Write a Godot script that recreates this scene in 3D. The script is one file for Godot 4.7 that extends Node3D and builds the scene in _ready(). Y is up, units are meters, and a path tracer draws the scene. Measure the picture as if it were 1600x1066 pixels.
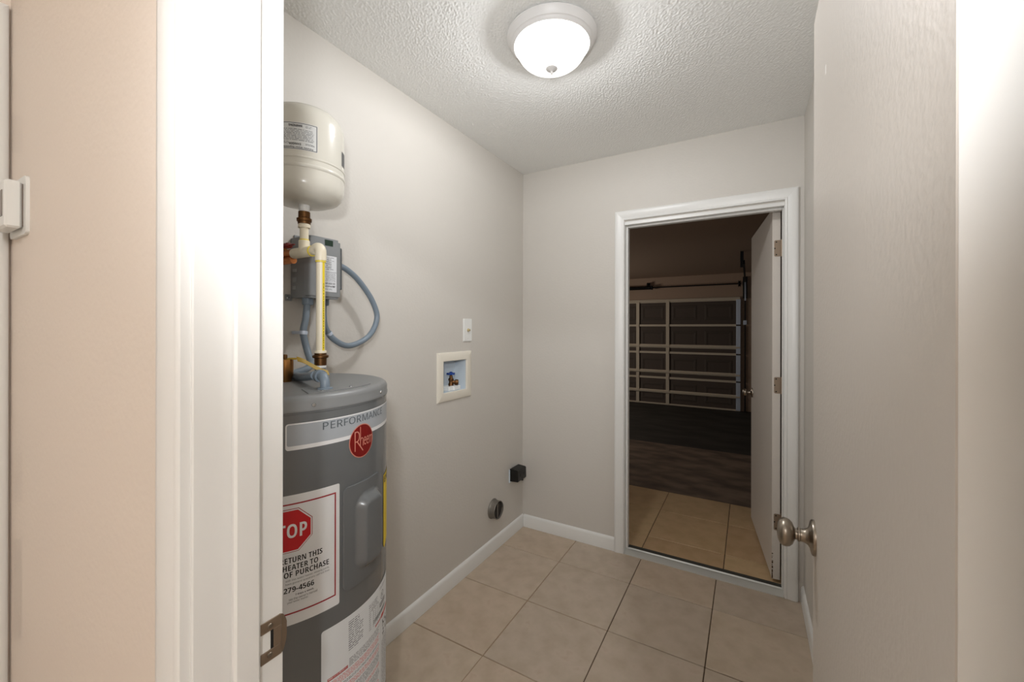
extends Node3D
# A small laundry room seen through its doorway. Room axes: x to the right, y up, and z INTO the room; V() turns them to Godot's.

const CEIL := 2.44
const XL := -1.359        # laundry left wall face
const XR := 0.241         # laundry right wall face
const ZB := 2.509         # laundry back wall face
const ZF := 0.354         # laundry side of the front wall
const ZH := 0.24          # hall side of the front wall
const GF := -0.2          # garage floor
const ZG := 8.92          # inner face of the garage door

var M := {}
var mid := Vector3.ZERO
var rng := RandomNumberGenerator.new()
var fonts := {}


func V(x: float, y: float, z: float) -> Vector3:
	return Vector3(x, y, -z)


func _ready() -> void:
	rng.seed = 77
	# ---------------------------------------------------------------- camera, sky, lights
	var cam := Camera3D.new()
	cam.name = "camera"
	cam.projection = Camera3D.PROJECTION_FRUSTUM
	cam.near = 0.05
	cam.far = 60.0
	cam.size = 2.0 * 0.05 * 533.0 / 641.157
	cam.frustum_offset = Vector2(0.0, -0.05 * (533.0 - 513.39) / 641.157)
	cam.position = Vector3(0, 1.3694, 0)
	cam.rotation = Vector3(0, 0.5229, 0.0018)
	add_child(cam)
	cam.current = true

	var env := Environment.new()
	env.background_mode = Environment.BG_COLOR
	env.background_color = Color(0.5, 0.55, 0.6)
	env.tonemap_mode = Environment.TONE_MAPPER_LINEAR
	env.tonemap_exposure = 1.13
	env.sdfgi_enabled = true
	env.ssao_enabled = true
	env.ssil_enabled = true
	var we := WorldEnvironment.new()
	we.name = "environment"
	we.environment = env
	add_child(we)

	# the light of the ceiling lamp, inside its glass bowl
	omni("laundry_lamp_light", V(-0.625, 2.391, 1.371), Color(0.985, 0.992, 1.0), 0.5, 0.05)
	# unseen hall lamp, added behind the camera to brighten hall and laundry
	omni("added_hall_light", V(0.55, 2.35, -0.8), Color(0.98, 0.99, 1.0), 1.3, 0.05)
	# the photographer's flash, just above the lens
	var fl := SpotLight3D.new()
	fl.name = "flash_light"
	fl.light_color = Color(0.98, 0.988, 1.0)
	fl.light_energy = 1.1
	fl.light_size = 0.04
	fl.spot_range = 20.0
	fl.spot_attenuation = 2.0
	fl.spot_angle = 53.0
	fl.spot_angle_attenuation = 1.0
	fl.shadow_enabled = true
	add_child(fl)
	fl.look_at_from_position(V(-0.03, 1.58, -0.06), V(-0.92, 1.95, 2.15))
	# added fill light for the dark garage, left of the view; no window there
	var garage_fill := AreaLight3D.new()
	garage_fill.name = "garage_fill_light"
	garage_fill.area_size = Vector2(0.9, 0.7)
	garage_fill.light_energy = 3.0
	garage_fill.light_color = Color(1.0, 0.97, 0.93)
	garage_fill.area_range = 20.0
	garage_fill.shadow_enabled = true
	add_child(garage_fill)
	garage_fill.look_at_from_position(V(-4.66, 1.5, 6.6), V(0.0, 1.4, 6.6))

	make_materials()
	build_shell()
	build_floors()
	build_trim()
	build_near_door()
	build_far_door()
	build_garage()
	build_heater()
	build_tank_and_pipes()
	build_disconnect()
	build_wall_fittings()
	build_lamps()
	build_hall_things()


func omni(called: String, at: Vector3, c: Color, e: float, size: float) -> void:
	var l := OmniLight3D.new()
	l.name = called
	l.light_color = c
	l.light_energy = e
	l.light_size = size
	l.omni_range = 20.0
	l.omni_attenuation = 2.0
	l.shadow_enabled = true
	l.position = at
	add_child(l)


# ==================================================================== materials
func noise_tex(sd: int, freq: float, oct: int, ramp: Array, size := 512, kind := FastNoiseLite.TYPE_SIMPLEX_SMOOTH) -> NoiseTexture2D:
	var n := FastNoiseLite.new()
	n.seed = sd
	n.noise_type = kind
	n.frequency = freq
	n.fractal_type = FastNoiseLite.FRACTAL_FBM
	n.fractal_octaves = oct
	var t := NoiseTexture2D.new()
	t.width = size
	t.height = size
	t.seamless = true
	t.noise = n
	if ramp.size():
		var g := Gradient.new()
		var offs := PackedFloat32Array()
		var cols := PackedColorArray()
		for i in ramp.size():
			offs.append(ramp[i][0])
			cols.append(ramp[i][1])
		g.offsets = offs
		g.colors = cols
		t.color_ramp = g
	return t


func mat(called: String, c: Color, rough := 0.6, metal := 0.0) -> StandardMaterial3D:
	var m := StandardMaterial3D.new()
	m.resource_name = called
	m.albedo_color = c
	m.roughness = rough
	m.metallic = metal
	M[called] = m
	return m


func grey(v: float) -> Color:
	return Color(v, v, v)


func bump(m: StandardMaterial3D, t: Texture2D, cm: float, scale: float) -> void:
	m.heightmap_enabled = true
	m.heightmap_texture = t
	m.heightmap_scale = cm
	m.uv1_triplanar = true
	m.uv1_world_triplanar = true
	m.uv1_scale = Vector3.ONE * scale


func make_materials() -> void:
	var peel := noise_tex(3, 0.035, 3, [], 512)
	var brushed := noise_tex(5, 0.01, 4, [], 512)
	var m := mat("wall_paint", Color(0.802, 0.782, 0.752), 0.55)
	bump(m, peel, 0.035, 3.0)
	m = mat("hall_paint", Color(0.90, 0.85, 0.80), 0.5)
	bump(m, peel, 0.03, 3.0)
	m = mat("garage_paint", Color(0.68, 0.58, 0.50), 0.8)
	bump(m, peel, 0.08, 2.0)
	mat("garage_shaded", Color(0.28, 0.26, 0.24), 0.85)  # for the right garage wall: its shade is put into this dark colour
	m = mat("ceiling_paint", Color(0.95, 0.95, 0.94), 0.9)
	m = mat("trim_paint", Color(0.898, 0.895, 0.882), 0.35)
	bump(m, brushed, 0.015, 4.0)
	m = mat("door_paint", Color(0.83, 0.80, 0.765), 0.42)
	bump(m, peel, 0.03, 4.0)
	mat("paint_chip", Color(0.93, 0.92, 0.9), 0.6)
	# ceramic tiles: four mottled variants
	var tile_tones := [Color(0.775, 0.705, 0.63), Color(0.785, 0.715, 0.635), Color(0.76, 0.695, 0.625), Color(0.78, 0.705, 0.625)]
	var mottle := noise_tex(11, 0.012, 5, [[0.0, Color(0.92, 0.91, 0.89)], [0.45, Color(0.97, 0.97, 0.96)], [0.75, Color(1.0, 1.0, 1.0)], [1.0, Color(0.95, 0.93, 0.91)]], 512)
	for i in 4:
		m = mat("tile_%d" % i, tile_tones[i], 0.42)
		m.albedo_texture = mottle
		m.uv1_triplanar = true
		m.uv1_world_triplanar = true
		m.uv1_scale = Vector3.ONE * 1.3
		m.uv1_offset = Vector3(0.37 * i, 0.0, 0.61 * i)
	for i in 3:
		m = mat("landing_tile_%d" % i, [Color(0.79, 0.67, 0.52), Color(0.77, 0.645, 0.50), Color(0.80, 0.685, 0.53)][i], 0.45)  # landing tiles tinted yellower: the light there is put into their colour
		m.albedo_texture = mottle
		m.uv1_triplanar = true
		m.uv1_world_triplanar = true
		m.uv1_scale = Vector3.ONE * 1.1
		m.uv1_offset = Vector3(0.21 * i, 0.0, 0.43 * i)
	mat("grout_light", Color(0.62, 0.53, 0.43), 0.9)
	mat("grout_dark", Color(0.33, 0.26, 0.19), 0.9)
	var stain := noise_tex(21, 0.008, 5, [[0.0, Color(0.52, 0.49, 0.46)], [0.4, Color(0.66, 0.62, 0.58)], [0.6, Color(0.74, 0.70, 0.66)], [1.0, Color(0.86, 0.82, 0.77)]], 512)
	m = mat("garage_concrete", Color(0.66, 0.60, 0.55), 0.8)
	m.albedo_texture = stain
	m.uv1_triplanar = true
	m.uv1_world_triplanar = true
	m.uv1_scale = Vector3(0.5, 0.5, 1.0)
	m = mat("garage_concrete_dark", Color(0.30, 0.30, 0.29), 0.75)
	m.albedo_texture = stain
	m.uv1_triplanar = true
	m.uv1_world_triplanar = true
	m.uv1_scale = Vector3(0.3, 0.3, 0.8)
	# metals
	mat("nickel", Color(0.62, 0.58, 0.53), 0.32, 1.0)
	mat("nickel_dark", Color(0.60, 0.53, 0.46), 0.45, 0.8)
	mat("worn_wood", Color(0.33, 0.25, 0.17), 0.8)
	mat("hole_dark", Color(0.07, 0.06, 0.05), 0.8)
	m = mat("aluminium", Color(0.82, 0.82, 0.80), 0.36, 0.5)
	mat("galvanised", Color(0.80, 0.84, 0.90), 0.45, 0.25)
	mat("pale_gold", Color(0.80, 0.74, 0.58), 0.4, 0.7)
	mat("strip_dark", Color(0.22, 0.22, 0.20), 0.7)
	mat("steel", Color(0.75, 0.76, 0.77), 0.25, 1.0)
	mat("brass", Color(0.62, 0.44, 0.25), 0.34, 1.0)
	mat("brass_dark", Color(0.42, 0.30, 0.19), 0.42, 1.0)
	mat("copper", Color(0.80, 0.52, 0.33), 0.38, 1.0)
	# the heater and its plumbing
	m = mat("heater_grey", Color(0.435, 0.445, 0.45), 0.2, 0.1)
	mat("heater_top", Color(0.50, 0.505, 0.505), 0.4, 0.1)
	mat("band_silver", Color(0.66, 0.68, 0.70), 0.35)
	mat("label_white", Color(0.90, 0.90, 0.90), 0.4)
	mat("label_red", Color(0.77, 0.05, 0.10), 0.4)
	mat("label_dark_red", Color(0.62, 0.11, 0.15), 0.4)
	mat("label_black", Color(0.06, 0.06, 0.06), 0.5)
	mat("label_grey", Color(0.36, 0.36, 0.36), 0.5)
	mat("logo_red", Color(0.48, 0.04, 0.035), 0.35)
	mat("logo_rose", Color(0.82, 0.55, 0.48), 0.35)
	mat("letter_grey", Color(0.33, 0.36, 0.38), 0.4)
	mat("label_yellow", Color(0.93, 0.80, 0.05), 0.5)
	mat("tank_enamel", Color(0.87, 0.855, 0.81), 0.22)
	mat("tape_white", Color(0.93, 0.93, 0.92), 0.6)
	mat("pipe_cream", Color(0.935, 0.895, 0.80), 0.38)
	mat("primer_yellow", Color(0.93, 0.84, 0.33), 0.4)
	mat("stripe_yellow", Color(0.93, 0.83, 0.20), 0.4)
	mat("handle_red", Color(0.45, 0.07, 0.06), 0.45)
	mat("handle_blue", Color(0.06, 0.24, 0.55), 0.4)
	mat("tag_yellow", Color(0.62, 0.50, 0.10), 0.5)
	m = mat("box_grey", Color(0.535, 0.545, 0.55), 0.5)
	mat("box_dark", Color(0.33, 0.34, 0.345), 0.5)
	mat("mark_grey", Color(0.63, 0.64, 0.65), 0.5)
	mat("sticker_green", Color(0.05, 0.17, 0.10), 0.5)
	mat("conduit_blue_grey", Color(0.47, 0.52, 0.565), 0.4)
	mat("plastic_white", Color(0.90, 0.90, 0.885), 0.35)
	mat("plastic_warm", Color(0.90, 0.875, 0.82), 0.4)
	mat("plastic_bluish", Color(0.80, 0.84, 0.87), 0.4)
	mat("plastic_black", Color(0.035, 0.033, 0.03), 0.4)
	mat("vent_grey", Color(0.50, 0.48, 0.45), 0.5, 0.5)
	mat("vent_dark", Color(0.16, 0.14, 0.12), 0.7)
	mat("ring_white", Color(0.93, 0.925, 0.92), 0.4)
	m = mat("bowl_glass", Color(0.95, 0.95, 0.94), 0.3)
	m.emission_enabled = true
	m.emission = Color(1.0, 0.995, 0.98)
	m.emission_energy_multiplier = 1.25
	mat("display_grey", Color(0.45, 0.40, 0.36), 0.3)
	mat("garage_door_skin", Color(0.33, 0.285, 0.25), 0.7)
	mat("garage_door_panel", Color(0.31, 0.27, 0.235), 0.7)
	mat("strut_metal", Color(0.84, 0.79, 0.71), 0.5, 0.3)
	mat("track_dark", Color(0.11, 0.105, 0.10), 0.5, 0.5)
	m = mat("rating_label", Color.WHITE, 0.45)
	m.albedo_texture = rating_picture()
	m = mat("tank_label", Color.WHITE, 0.4)
	m.albedo_texture = tank_picture()
	m = mat("box_label", Color.WHITE, 0.5)
	m.albedo_texture = box_picture()


# small print too fine to read in the photograph: rows of grey word marks
func rows(im: Image, x0: int, y0: int, x1: int, y1: int, pitch: int, thick: int, c: Color, paper: Color, full := 0.9) -> void:
	var y := y0
	while y + thick <= y1:
		var x := x0
		var last := x0 + int((x1 - x0) * (full + (1.0 - full) * rng.randf()))
		while x < last:
			var w := rng.randi_range(pitch, pitch * 4)
			var k := rng.randf_range(0.55, 1.0)
			for p in range(x, mini(x + w, last)):
				var q := paper.lerp(c, k * rng.randf_range(0.45, 1.0))
				for t in thick:
					im.set_pixel(p, y + t, q)
			x += w + maxi(2, pitch / 2)
		y += pitch


func rating_picture() -> Texture2D:
	# 0.257 m of arc by 0.30 m: top left of the picture is the label's top left
	var paper := Color(0.90, 0.91, 0.92)
	var ink := Color(0.30, 0.31, 0.33)
	var red := Color(0.80, 0.22, 0.22)
	var im := Image.create(768, 900, false, Image.FORMAT_RGBA8)
	im.fill(paper)
	# rating table
	rows(im, 195, 42, 330, 250, 15, 7, ink, paper, 0.6)
	for y in range(40, 256, 15):
		im.fill_rect(Rect2i(195, y + 10, 330, 1), Color(0.72, 0.73, 0.75))
	rows(im, 395, 60, 425, 250, 15, 6, ink, paper, 0.8)
	rows(im, 425, 60, 545, 130, 13, 6, ink, paper, 0.7)
	for k in 4:
		rows(im, 445 + k * 30, 130, 462 + k * 30, 250, 14, 6, ink, paper, 0.9)
	rows(im, 560, 30, 690, 60, 13, 5, ink, paper, 0.8)
	# approval ring and capsule
	for a in 400:
		var t := a * TAU / 400.0
		for r in 4:
			im.set_pixel(610 + int((30 + r) * cos(t)), 105 + int((30 + r) * sin(t)), ink)
	rows(im, 592, 90, 630, 122, 12, 7, ink, paper)
	im.fill_rect(Rect2i(560, 150, 120, 34), ink)
	im.fill_rect(Rect2i(568, 160, 104, 14), Color(0.75, 0.75, 0.76))
	# bar code
	var x := 455
	while x < 690:
		var w := rng.randi_range(2, 6)
		im.fill_rect(Rect2i(x, 205, w, 30), Color(0.12, 0.2, 0.2))
		x += w + rng.randi_range(2, 5)
	# red heading blocks and rows of small print
	im.fill_rect(Rect2i(40, 335, 150, 20), Color(0.72, 0.36, 0.36))
	rows(im, 46, 339, 186, 352, 8, 8, Color(0.9, 0.86, 0.86), Color(0.72, 0.36, 0.36))
	im.fill_rect(Rect2i(480, 262, 110, 16), Color(0.75, 0.45, 0.45))
	var y := 300
	for band in [[6, ink], [5, red], [2, ink], [4, red], [7, ink], [3, red], [8, ink], [5, red], [8, ink]]:
		rows(im, 40 if y > 350 else 200, y, 555, y + band[0] * 10, 10, 5, band[1], paper, 0.94)
		y += band[0] * 10 + 8
	# the red warning strip with its picture in black
	im.fill_rect(Rect2i(590, 255, 170, 30), Color(0.75, 0.16, 0.14))
	rows(im, 640, 262, 750, 280, 12, 12, Color(0.95, 0.9, 0.9), Color(0.75, 0.16, 0.14))
	for p in 26:
		var bx := rng.randi_range(612, 735)
		var by := rng.randi_range(310, 430)
		im.fill_rect(Rect2i(bx, by, rng.randi_range(6, 22), rng.randi_range(6, 22)), Color(0.13, 0.13, 0.13))
	im.fill_rect(Rect2i(575, 255, 2, 640), Color(0.65, 0.65, 0.68))
	rows(im, 595, 470, 755, 880, 11, 5, ink, paper, 0.94)
	return ImageTexture.create_from_image(im)


func tank_picture() -> Texture2D:
	# the tank hangs upside down, and so does its label: 0.20 m of arc by 0.075 m
	var paper := Color(0.88, 0.885, 0.88)
	var ink := Color(0.30, 0.31, 0.32)
	var im := Image.create(640, 240, false, Image.FORMAT_RGBA8)
	im.fill(paper)
	rows(im, 24, 58, 616, 170, 12, 6, ink, paper, 0.97)
	rows(im, 24, 172, 440, 190, 12, 6, ink, paper, 0.9)
	rows(im, 540, 180, 616, 196, 9, 5, ink, paper, 0.9)
	rows(im, 540, 22, 600, 50, 12, 5, ink, paper, 0.7)
	for r in [Rect2i(4, 4, 632, 5), Rect2i(4, 231, 632, 5), Rect2i(4, 4, 5, 232), Rect2i(630, 4, 6, 232)]:
		im.fill_rect(r, Color(0.20, 0.20, 0.22))
	return ImageTexture.create_from_image(im)


func box_picture() -> Texture2D:
	var paper := Color(0.86, 0.87, 0.88)
	var ink := Color(0.36, 0.37, 0.39)
	var im := Image.create(200, 440, false, Image.FORMAT_RGBA8)
	im.fill(paper)
	rows(im, 24, 14, 180, 60, 13, 6, ink, paper, 0.7)
	rows(im, 14, 70, 190, 180, 22, 9, ink, paper, 0.6)
	im.fill_rect(Rect2i(0, 196, 200, 4), ink)
	rows(im, 12, 210, 190, 320, 12, 5, ink, paper, 0.95)
	rows(im, 12, 330, 190, 356, 12, 8, Color(0.15, 0.15, 0.16), paper, 0.95)
	rows(im, 12, 366, 190, 392, 10, 9, Color(0.12, 0.12, 0.13), paper, 0.95)
	rows(im, 12, 404, 150, 420, 10, 6, ink, paper, 0.95)
	return ImageTexture.create_from_image(im)


# ==================================================================== mesh helpers
func begin() -> SurfaceTool:
	var st := SurfaceTool.new()
	st.begin(Mesh.PRIMITIVE_TRIANGLES)
	return st


# one triangle with given normals; wound so that its front (clockwise) is where the normals point
func tri(st: SurfaceTool, a: Vector3, b: Vector3, c: Vector3, na: Vector3, nb: Vector3, nc: Vector3, ua := Vector2.ZERO, ub := Vector2.ZERO, uc := Vector2.ZERO) -> void:
	var g := (b - a).cross(c - a)
	if g.length_squared() < 1e-18:
		return
	if g.dot(na + nb + nc) > 0.0:
		var t := b; b = c; c = t
		t = nb; nb = nc; nc = t
		var u := ub; ub = uc; uc = u
	st.set_normal(na); st.set_uv(ua); st.add_vertex(a)
	st.set_normal(nb); st.set_uv(ub); st.add_vertex(b)
	st.set_normal(nc); st.set_uv(uc); st.add_vertex(c)


func face(st: SurfaceTool, pts: Array, out: Vector3) -> void:
	var n: Vector3 = (pts[1] - pts[0]).cross(pts[2] - pts[0]).normalized()
	if n.dot(out) < 0.0:
		n = -n
	for i in range(1, pts.size() - 1):
		tri(st, pts[0], pts[i], pts[i + 1], n, n, n)


# a chamfered box between two corners in room axes, turned by t
func box(st: SurfaceTool, x0: float, x1: float, y0: float, y1: float, z0: float, z1: float, ch := 0.0, t := Transform3D()) -> void:
	var lo := Vector3(minf(x0, x1), minf(y0, y1), minf(-z0, -z1))
	var hi := Vector3(maxf(x0, x1), maxf(y0, y1), maxf(-z0, -z1))
	var c := (lo + hi) / 2.0
	var h := (hi - lo) / 2.0
	ch = minf(ch, minf(h.x, minf(h.y, h.z)) * 0.9)
	for axis in 3:
		var u := (axis + 1) % 3
		var w := (axis + 2) % 3
		for s in [-1.0, 1.0]:
			var q := []
			for k in [[-1, -1], [1, -1], [1, 1], [-1, 1]]:
				var p := Vector3.ZERO
				p[axis] = s * h[axis]
				p[u] = k[0] * (h[u] - ch)
				p[w] = k[1] * (h[w] - ch)
				q.append(t * (c + p))
			var n := Vector3.ZERO
			n[axis] = s
			face(st, q, t.basis * n)
	if ch <= 0.0:
		return
	for axis in 3:
		var u := (axis + 1) % 3
		var w := (axis + 2) % 3
		for su in [-1.0, 1.0]:
			for sw in [-1.0, 1.0]:
				var q := []
				for k in [[-1, 0], [1, 0], [1, 1], [-1, 1]]:
					var p := Vector3.ZERO
					p[axis] = k[0] * (h[axis] - ch)
					p[u] = su * (h[u] - (ch if k[1] == 1 else 0.0))
					p[w] = sw * (h[w] - (0.0 if k[1] == 1 else ch))
					q.append(t * (c + p))
				var n := Vector3.ZERO
				n[u] = su
				n[w] = sw
				face(st, q, t.basis * n)
	for sx in [-1.0, 1.0]:
		for sy in [-1.0, 1.0]:
			for sz in [-1.0, 1.0]:
				var s := Vector3(sx, sy, sz)
				var q := []
				for k in 3:
					var p := Vector3(s.x * (h.x - ch), s.y * (h.y - ch), s.z * (h.z - ch))
					p[k] = s[k] * h[k]
					q.append(t * (c + p))
				face(st, q, t.basis * s)


# a profile of (radius, height) turned round the y axis of t; corners sharper than 40 degrees stay sharp
func lathe(st: SurfaceTool, prof: Array, t := Transform3D(), n := 32, a0 := 0.0, a1 := TAU) -> void:
	var m := prof.size()
	var nor := []
	for i in m - 1:
		var d: Vector2 = prof[i + 1] - prof[i]
		nor.append(Vector2(d.y, -d.x).normalized())
	for i in m - 1:
		var n0: Vector2 = nor[i]
		var n1: Vector2 = nor[i]
		if i > 0 and nor[i - 1].dot(nor[i]) > 0.76:
			n0 = (nor[i - 1] + nor[i]).normalized()
		if i < m - 2 and nor[i + 1].dot(nor[i]) > 0.76:
			n1 = (nor[i + 1] + nor[i]).normalized()
		for k in n:
			var p := []
			var q := []
			for e in [0, 1]:
				var a := lerpf(a0, a1, float(k + e) / n)
				var r := Vector3(cos(a), 0, sin(a))
				p.append([t * (r * prof[i].x + Vector3.UP * prof[i].y), t.basis * (r * n0.x + Vector3.UP * n0.y)])
				q.append([t * (r * prof[i + 1].x + Vector3.UP * prof[i + 1].y), t.basis * (r * n1.x + Vector3.UP * n1.y)])
			tri(st, p[0][0], p[1][0], q[1][0], p[0][1], p[1][1], q[1][1])
			tri(st, p[0][0], q[1][0], q[0][0], p[0][1], q[1][1], q[0][1])


# a transform at `o` whose y axis runs along `d`
func along(o: Vector3, d: Vector3) -> Transform3D:
	var y := d.normalized()
	var x := y.cross(Vector3(0.31, 0.17, 0.93)).normalized()
	return Transform3D(Basis(x, y, x.cross(y)), o)


func smooth_path(pts: Array, per := 8) -> PackedVector3Array:
	var out := PackedVector3Array()
	for i in pts.size() - 1:
		var p0: Vector3 = pts[maxi(i - 1, 0)]
		var p1: Vector3 = pts[i]
		var p2: Vector3 = pts[i + 1]
		var p3: Vector3 = pts[mini(i + 2, pts.size() - 1)]
		for k in per:
			out.append(p1.cubic_interpolate(p2, p0, p3, float(k) / per))
	out.append(pts[-1])
	return out


func tube(st: SurfaceTool, path: PackedVector3Array, r: float, n := 16, caps := true) -> void:
	var d := (path[1] - path[0]).normalized()
	var x := d.cross(Vector3(0.31, 0.17, 0.93)).normalized()
	var rings := []
	for i in path.size():
		var dd := (path[mini(i + 1, path.size() - 1)] - path[maxi(i - 1, 0)]).normalized()
		x = (x - dd * x.dot(dd)).normalized()
		var y := dd.cross(x)
		var ring := []
		for k in n:
			var a := TAU * k / n
			var v := x * cos(a) + y * sin(a)
			ring.append([path[i] + v * r, v])
		rings.append(ring)
	for i in path.size() - 1:
		for k in n:
			var a = rings[i][k]
			var b = rings[i][(k + 1) % n]
			var c = rings[i + 1][(k + 1) % n]
			var e = rings[i + 1][k]
			tri(st, a[0], b[0], c[0], a[1], b[1], c[1])
			tri(st, a[0], c[0], e[0], a[1], c[1], e[1])
	if caps:
		for i in [0, path.size() - 1]:
			var out := (path[0] - path[1]).normalized() if i == 0 else (path[-1] - path[-2]).normalized()
			for k in n:
				tri(st, path[i], rings[i][k][0], rings[i][(k + 1) % n][0], out, out, out)


# a profile polygon (in eu, ev) pushed from o along ew by `long`; m0 and m1 shear its two ends for mitres
func prism(st: SurfaceTool, poly: PackedVector2Array, o: Vector3, eu: Vector3, ev: Vector3, ew: Vector3, long: float, m0 := 0.0, m1 := 0.0) -> void:
	var n := poly.size()
	var cen := Vector2.ZERO
	for p in poly:
		cen += p / n
	var nor := []
	var area := 0.0
	for i in n:
		area += poly[i].cross(poly[(i + 1) % n])
	for i in n:
		var d := poly[(i + 1) % n] - poly[i]
		nor.append((Vector2(d.y, -d.x) * signf(area)).normalized())
	var a := []
	var b := []
	for p in poly:
		a.append(o + eu * p.x + ev * p.y + ew * (m0 * p.x))
		b.append(o + eu * p.x + ev * p.y + ew * (long + m1 * p.x))
	for i in n:
		var j := (i + 1) % n
		var before: Vector2 = nor[(i + n - 1) % n]
		var after: Vector2 = nor[j]
		var here: Vector2 = nor[i]
		var n0 := (here + before).normalized() if before.dot(here) > 0.76 else here
		var n1 := (here + after).normalized() if after.dot(here) > 0.76 else here
		var v0 := eu * n0.x + ev * n0.y
		var v1 := eu * n1.x + ev * n1.y
		tri(st, a[i], a[j], b[j], v0, v1, v1)
		tri(st, a[i], b[j], b[i], v0, v1, v0)
	var idx := Geometry2D.triangulate_polygon(poly)
	for k in range(0, idx.size(), 3):
		tri(st, a[idx[k]], a[idx[k + 1]], a[idx[k + 2]], -ew, -ew, -ew)
		tri(st, b[idx[k]], b[idx[k + 1]], b[idx[k + 2]], ew, ew, ew)


func rounded(w: float, h: float, r: float, seg := 4) -> PackedVector2Array:
	var out := PackedVector2Array()
	for q in [[w / 2 - r, h / 2 - r, 0.0], [-w / 2 + r, h / 2 - r, PI / 2], [-w / 2 + r, -h / 2 + r, PI], [w / 2 - r, -h / 2 + r, 1.5 * PI]]:
		for k in seg + 1:
			var a: float = q[2] + PI / 2 * k / seg
			out.append(Vector2(q[0] + r * cos(a), q[1] + r * sin(a)))
	return out


func circle(r: float, n := 24) -> PackedVector2Array:
	var out := PackedVector2Array()
	for k in n:
		out.append(Vector2(r * cos(TAU * k / n), r * sin(TAU * k / n)))
	return out


# a flat polygon in (s, y) wrapped by `wrap` (which gives [position, normal]), cut into strips so that it follows the curve
func patch(st: SurfaceTool, poly: PackedVector2Array, wrap: Callable, off: float, strip := 0.012) -> void:
	var lo := Vector2(1e9, 1e9)
	var hi := -lo
	for p in poly:
		lo = lo.min(p)
		hi = hi.max(p)
	var n := maxi(1, int(ceil((hi.x - lo.x) / strip)))
	for k in n:
		var x0 := lerpf(lo.x, hi.x, float(k) / n)
		var x1 := lerpf(lo.x, hi.x, float(k + 1) / n)
		var win := PackedVector2Array([Vector2(x0, lo.y - 1), Vector2(x1, lo.y - 1), Vector2(x1, hi.y + 1), Vector2(x0, hi.y + 1)])
		for piece in Geometry2D.intersect_polygons(poly, win):
			var idx := Geometry2D.triangulate_polygon(piece)
			for i in range(0, idx.size(), 3):
				var w := []
				for e in 3:
					var p: Vector2 = piece[idx[i + e]]
					var f: Array = wrap.call(p.x, p.y, off)
					w.append([f[0], f[1], Vector2((p.x - lo.x) / (hi.x - lo.x), (hi.y - p.y) / (hi.y - lo.y))])
				tri(st, w[0][0], w[1][0], w[2][0], w[0][1], w[1][1], w[2][1], w[0][2], w[1][2], w[2][2])


func rect(x0: float, x1: float, y0: float, y1: float) -> PackedVector2Array:
	return PackedVector2Array([Vector2(x0, y0), Vector2(x1, y0), Vector2(x1, y1), Vector2(x0, y1)])


# lettering: the words drawn to fill the rectangle, wrapped on the surface
func words(st: SurfaceTool, text: String, wrap: Callable, off: float, x0: float, x1: float, y0: float, y1: float, bold := true, turned := false) -> void:
	var key := "bold" if bold else "plain"
	if not fonts.has(key):
		var f := SystemFont.new()
		f.font_names = PackedStringArray(["Droid Sans"])
		f.font_weight = 700 if bold else 400
		fonts[key] = f
	var t := TextMesh.new()
	t.font = fonts[key]
	t.font_size = 48
	t.pixel_size = 0.01
	t.depth = 0.0
	t.curve_step = 1.5 if text.length() < 12 else 4.0
	t.text = text
	var arr := t.surface_get_arrays(0)
	var v: PackedVector3Array = arr[Mesh.ARRAY_VERTEX]
	var lo := Vector2(1e9, 1e9)
	var hi := -lo
	for p in v:
		lo = lo.min(Vector2(p.x, p.y))
		hi = hi.max(Vector2(p.x, p.y))
	var at := []
	for p in v:
		var u := (p.x - lo.x) / (hi.x - lo.x)
		var w := (p.y - lo.y) / (hi.y - lo.y)
		if turned:
			u = 1.0 - u
			w = 1.0 - w
		at.append(wrap.call(lerpf(x0, x1, u), lerpf(y0, y1, w), off))
	var idx = arr[Mesh.ARRAY_INDEX]
	var n: int = v.size() if idx == null else idx.size()
	for i in range(0, n, 3):
		var q := []
		for e in 3:
			q.append(at[i + e] if idx == null else at[idx[i + e]])
		tri(st, q[0][0], q[1][0], q[2][0], q[0][1], q[1][1], q[2][1])


# ==================================================================== objects
func put(called: String, st: SurfaceTool, m: String, parent: Node = self) -> MeshInstance3D:
	var o := MeshInstance3D.new()
	o.name = called
	o.mesh = st.commit()
	o.material_override = M[m]
	o.cast_shadow = GeometryInstance3D.SHADOW_CASTING_SETTING_ON
	parent.add_child(o, true)
	return o


func tag(o: Node, label: String, category: String, group := "", kind := "") -> void:
	o.set_meta("label", label)
	o.set_meta("category", category)
	if group:
		o.set_meta("group", group)
	if kind:
		o.set_meta("kind", kind)


func thing(called: String, label: String, category: String, kind := "") -> Node3D:
	var o := Node3D.new()
	o.name = called
	add_child(o, true)
	tag(o, label, category, "", kind)
	return o


func shell(called: String, st: SurfaceTool, m: String, label: String, category: String) -> MeshInstance3D:
	var o := put(called, st, m)
	tag(o, label, category, "", "structure")
	return o


# a crosswise-slotted screw head of radius r on a face
func screw(parent: Node, at: Vector3, out: Vector3, r: float, m := "steel") -> void:
	var st := begin()
	lathe(st, [Vector2(r, 0), Vector2(r * 0.85, r * 0.35), Vector2(r * 0.3, r * 0.5), Vector2(0.0, r * 0.4)], along(at, out), 12)
	put("screw", st, m, parent)


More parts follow.
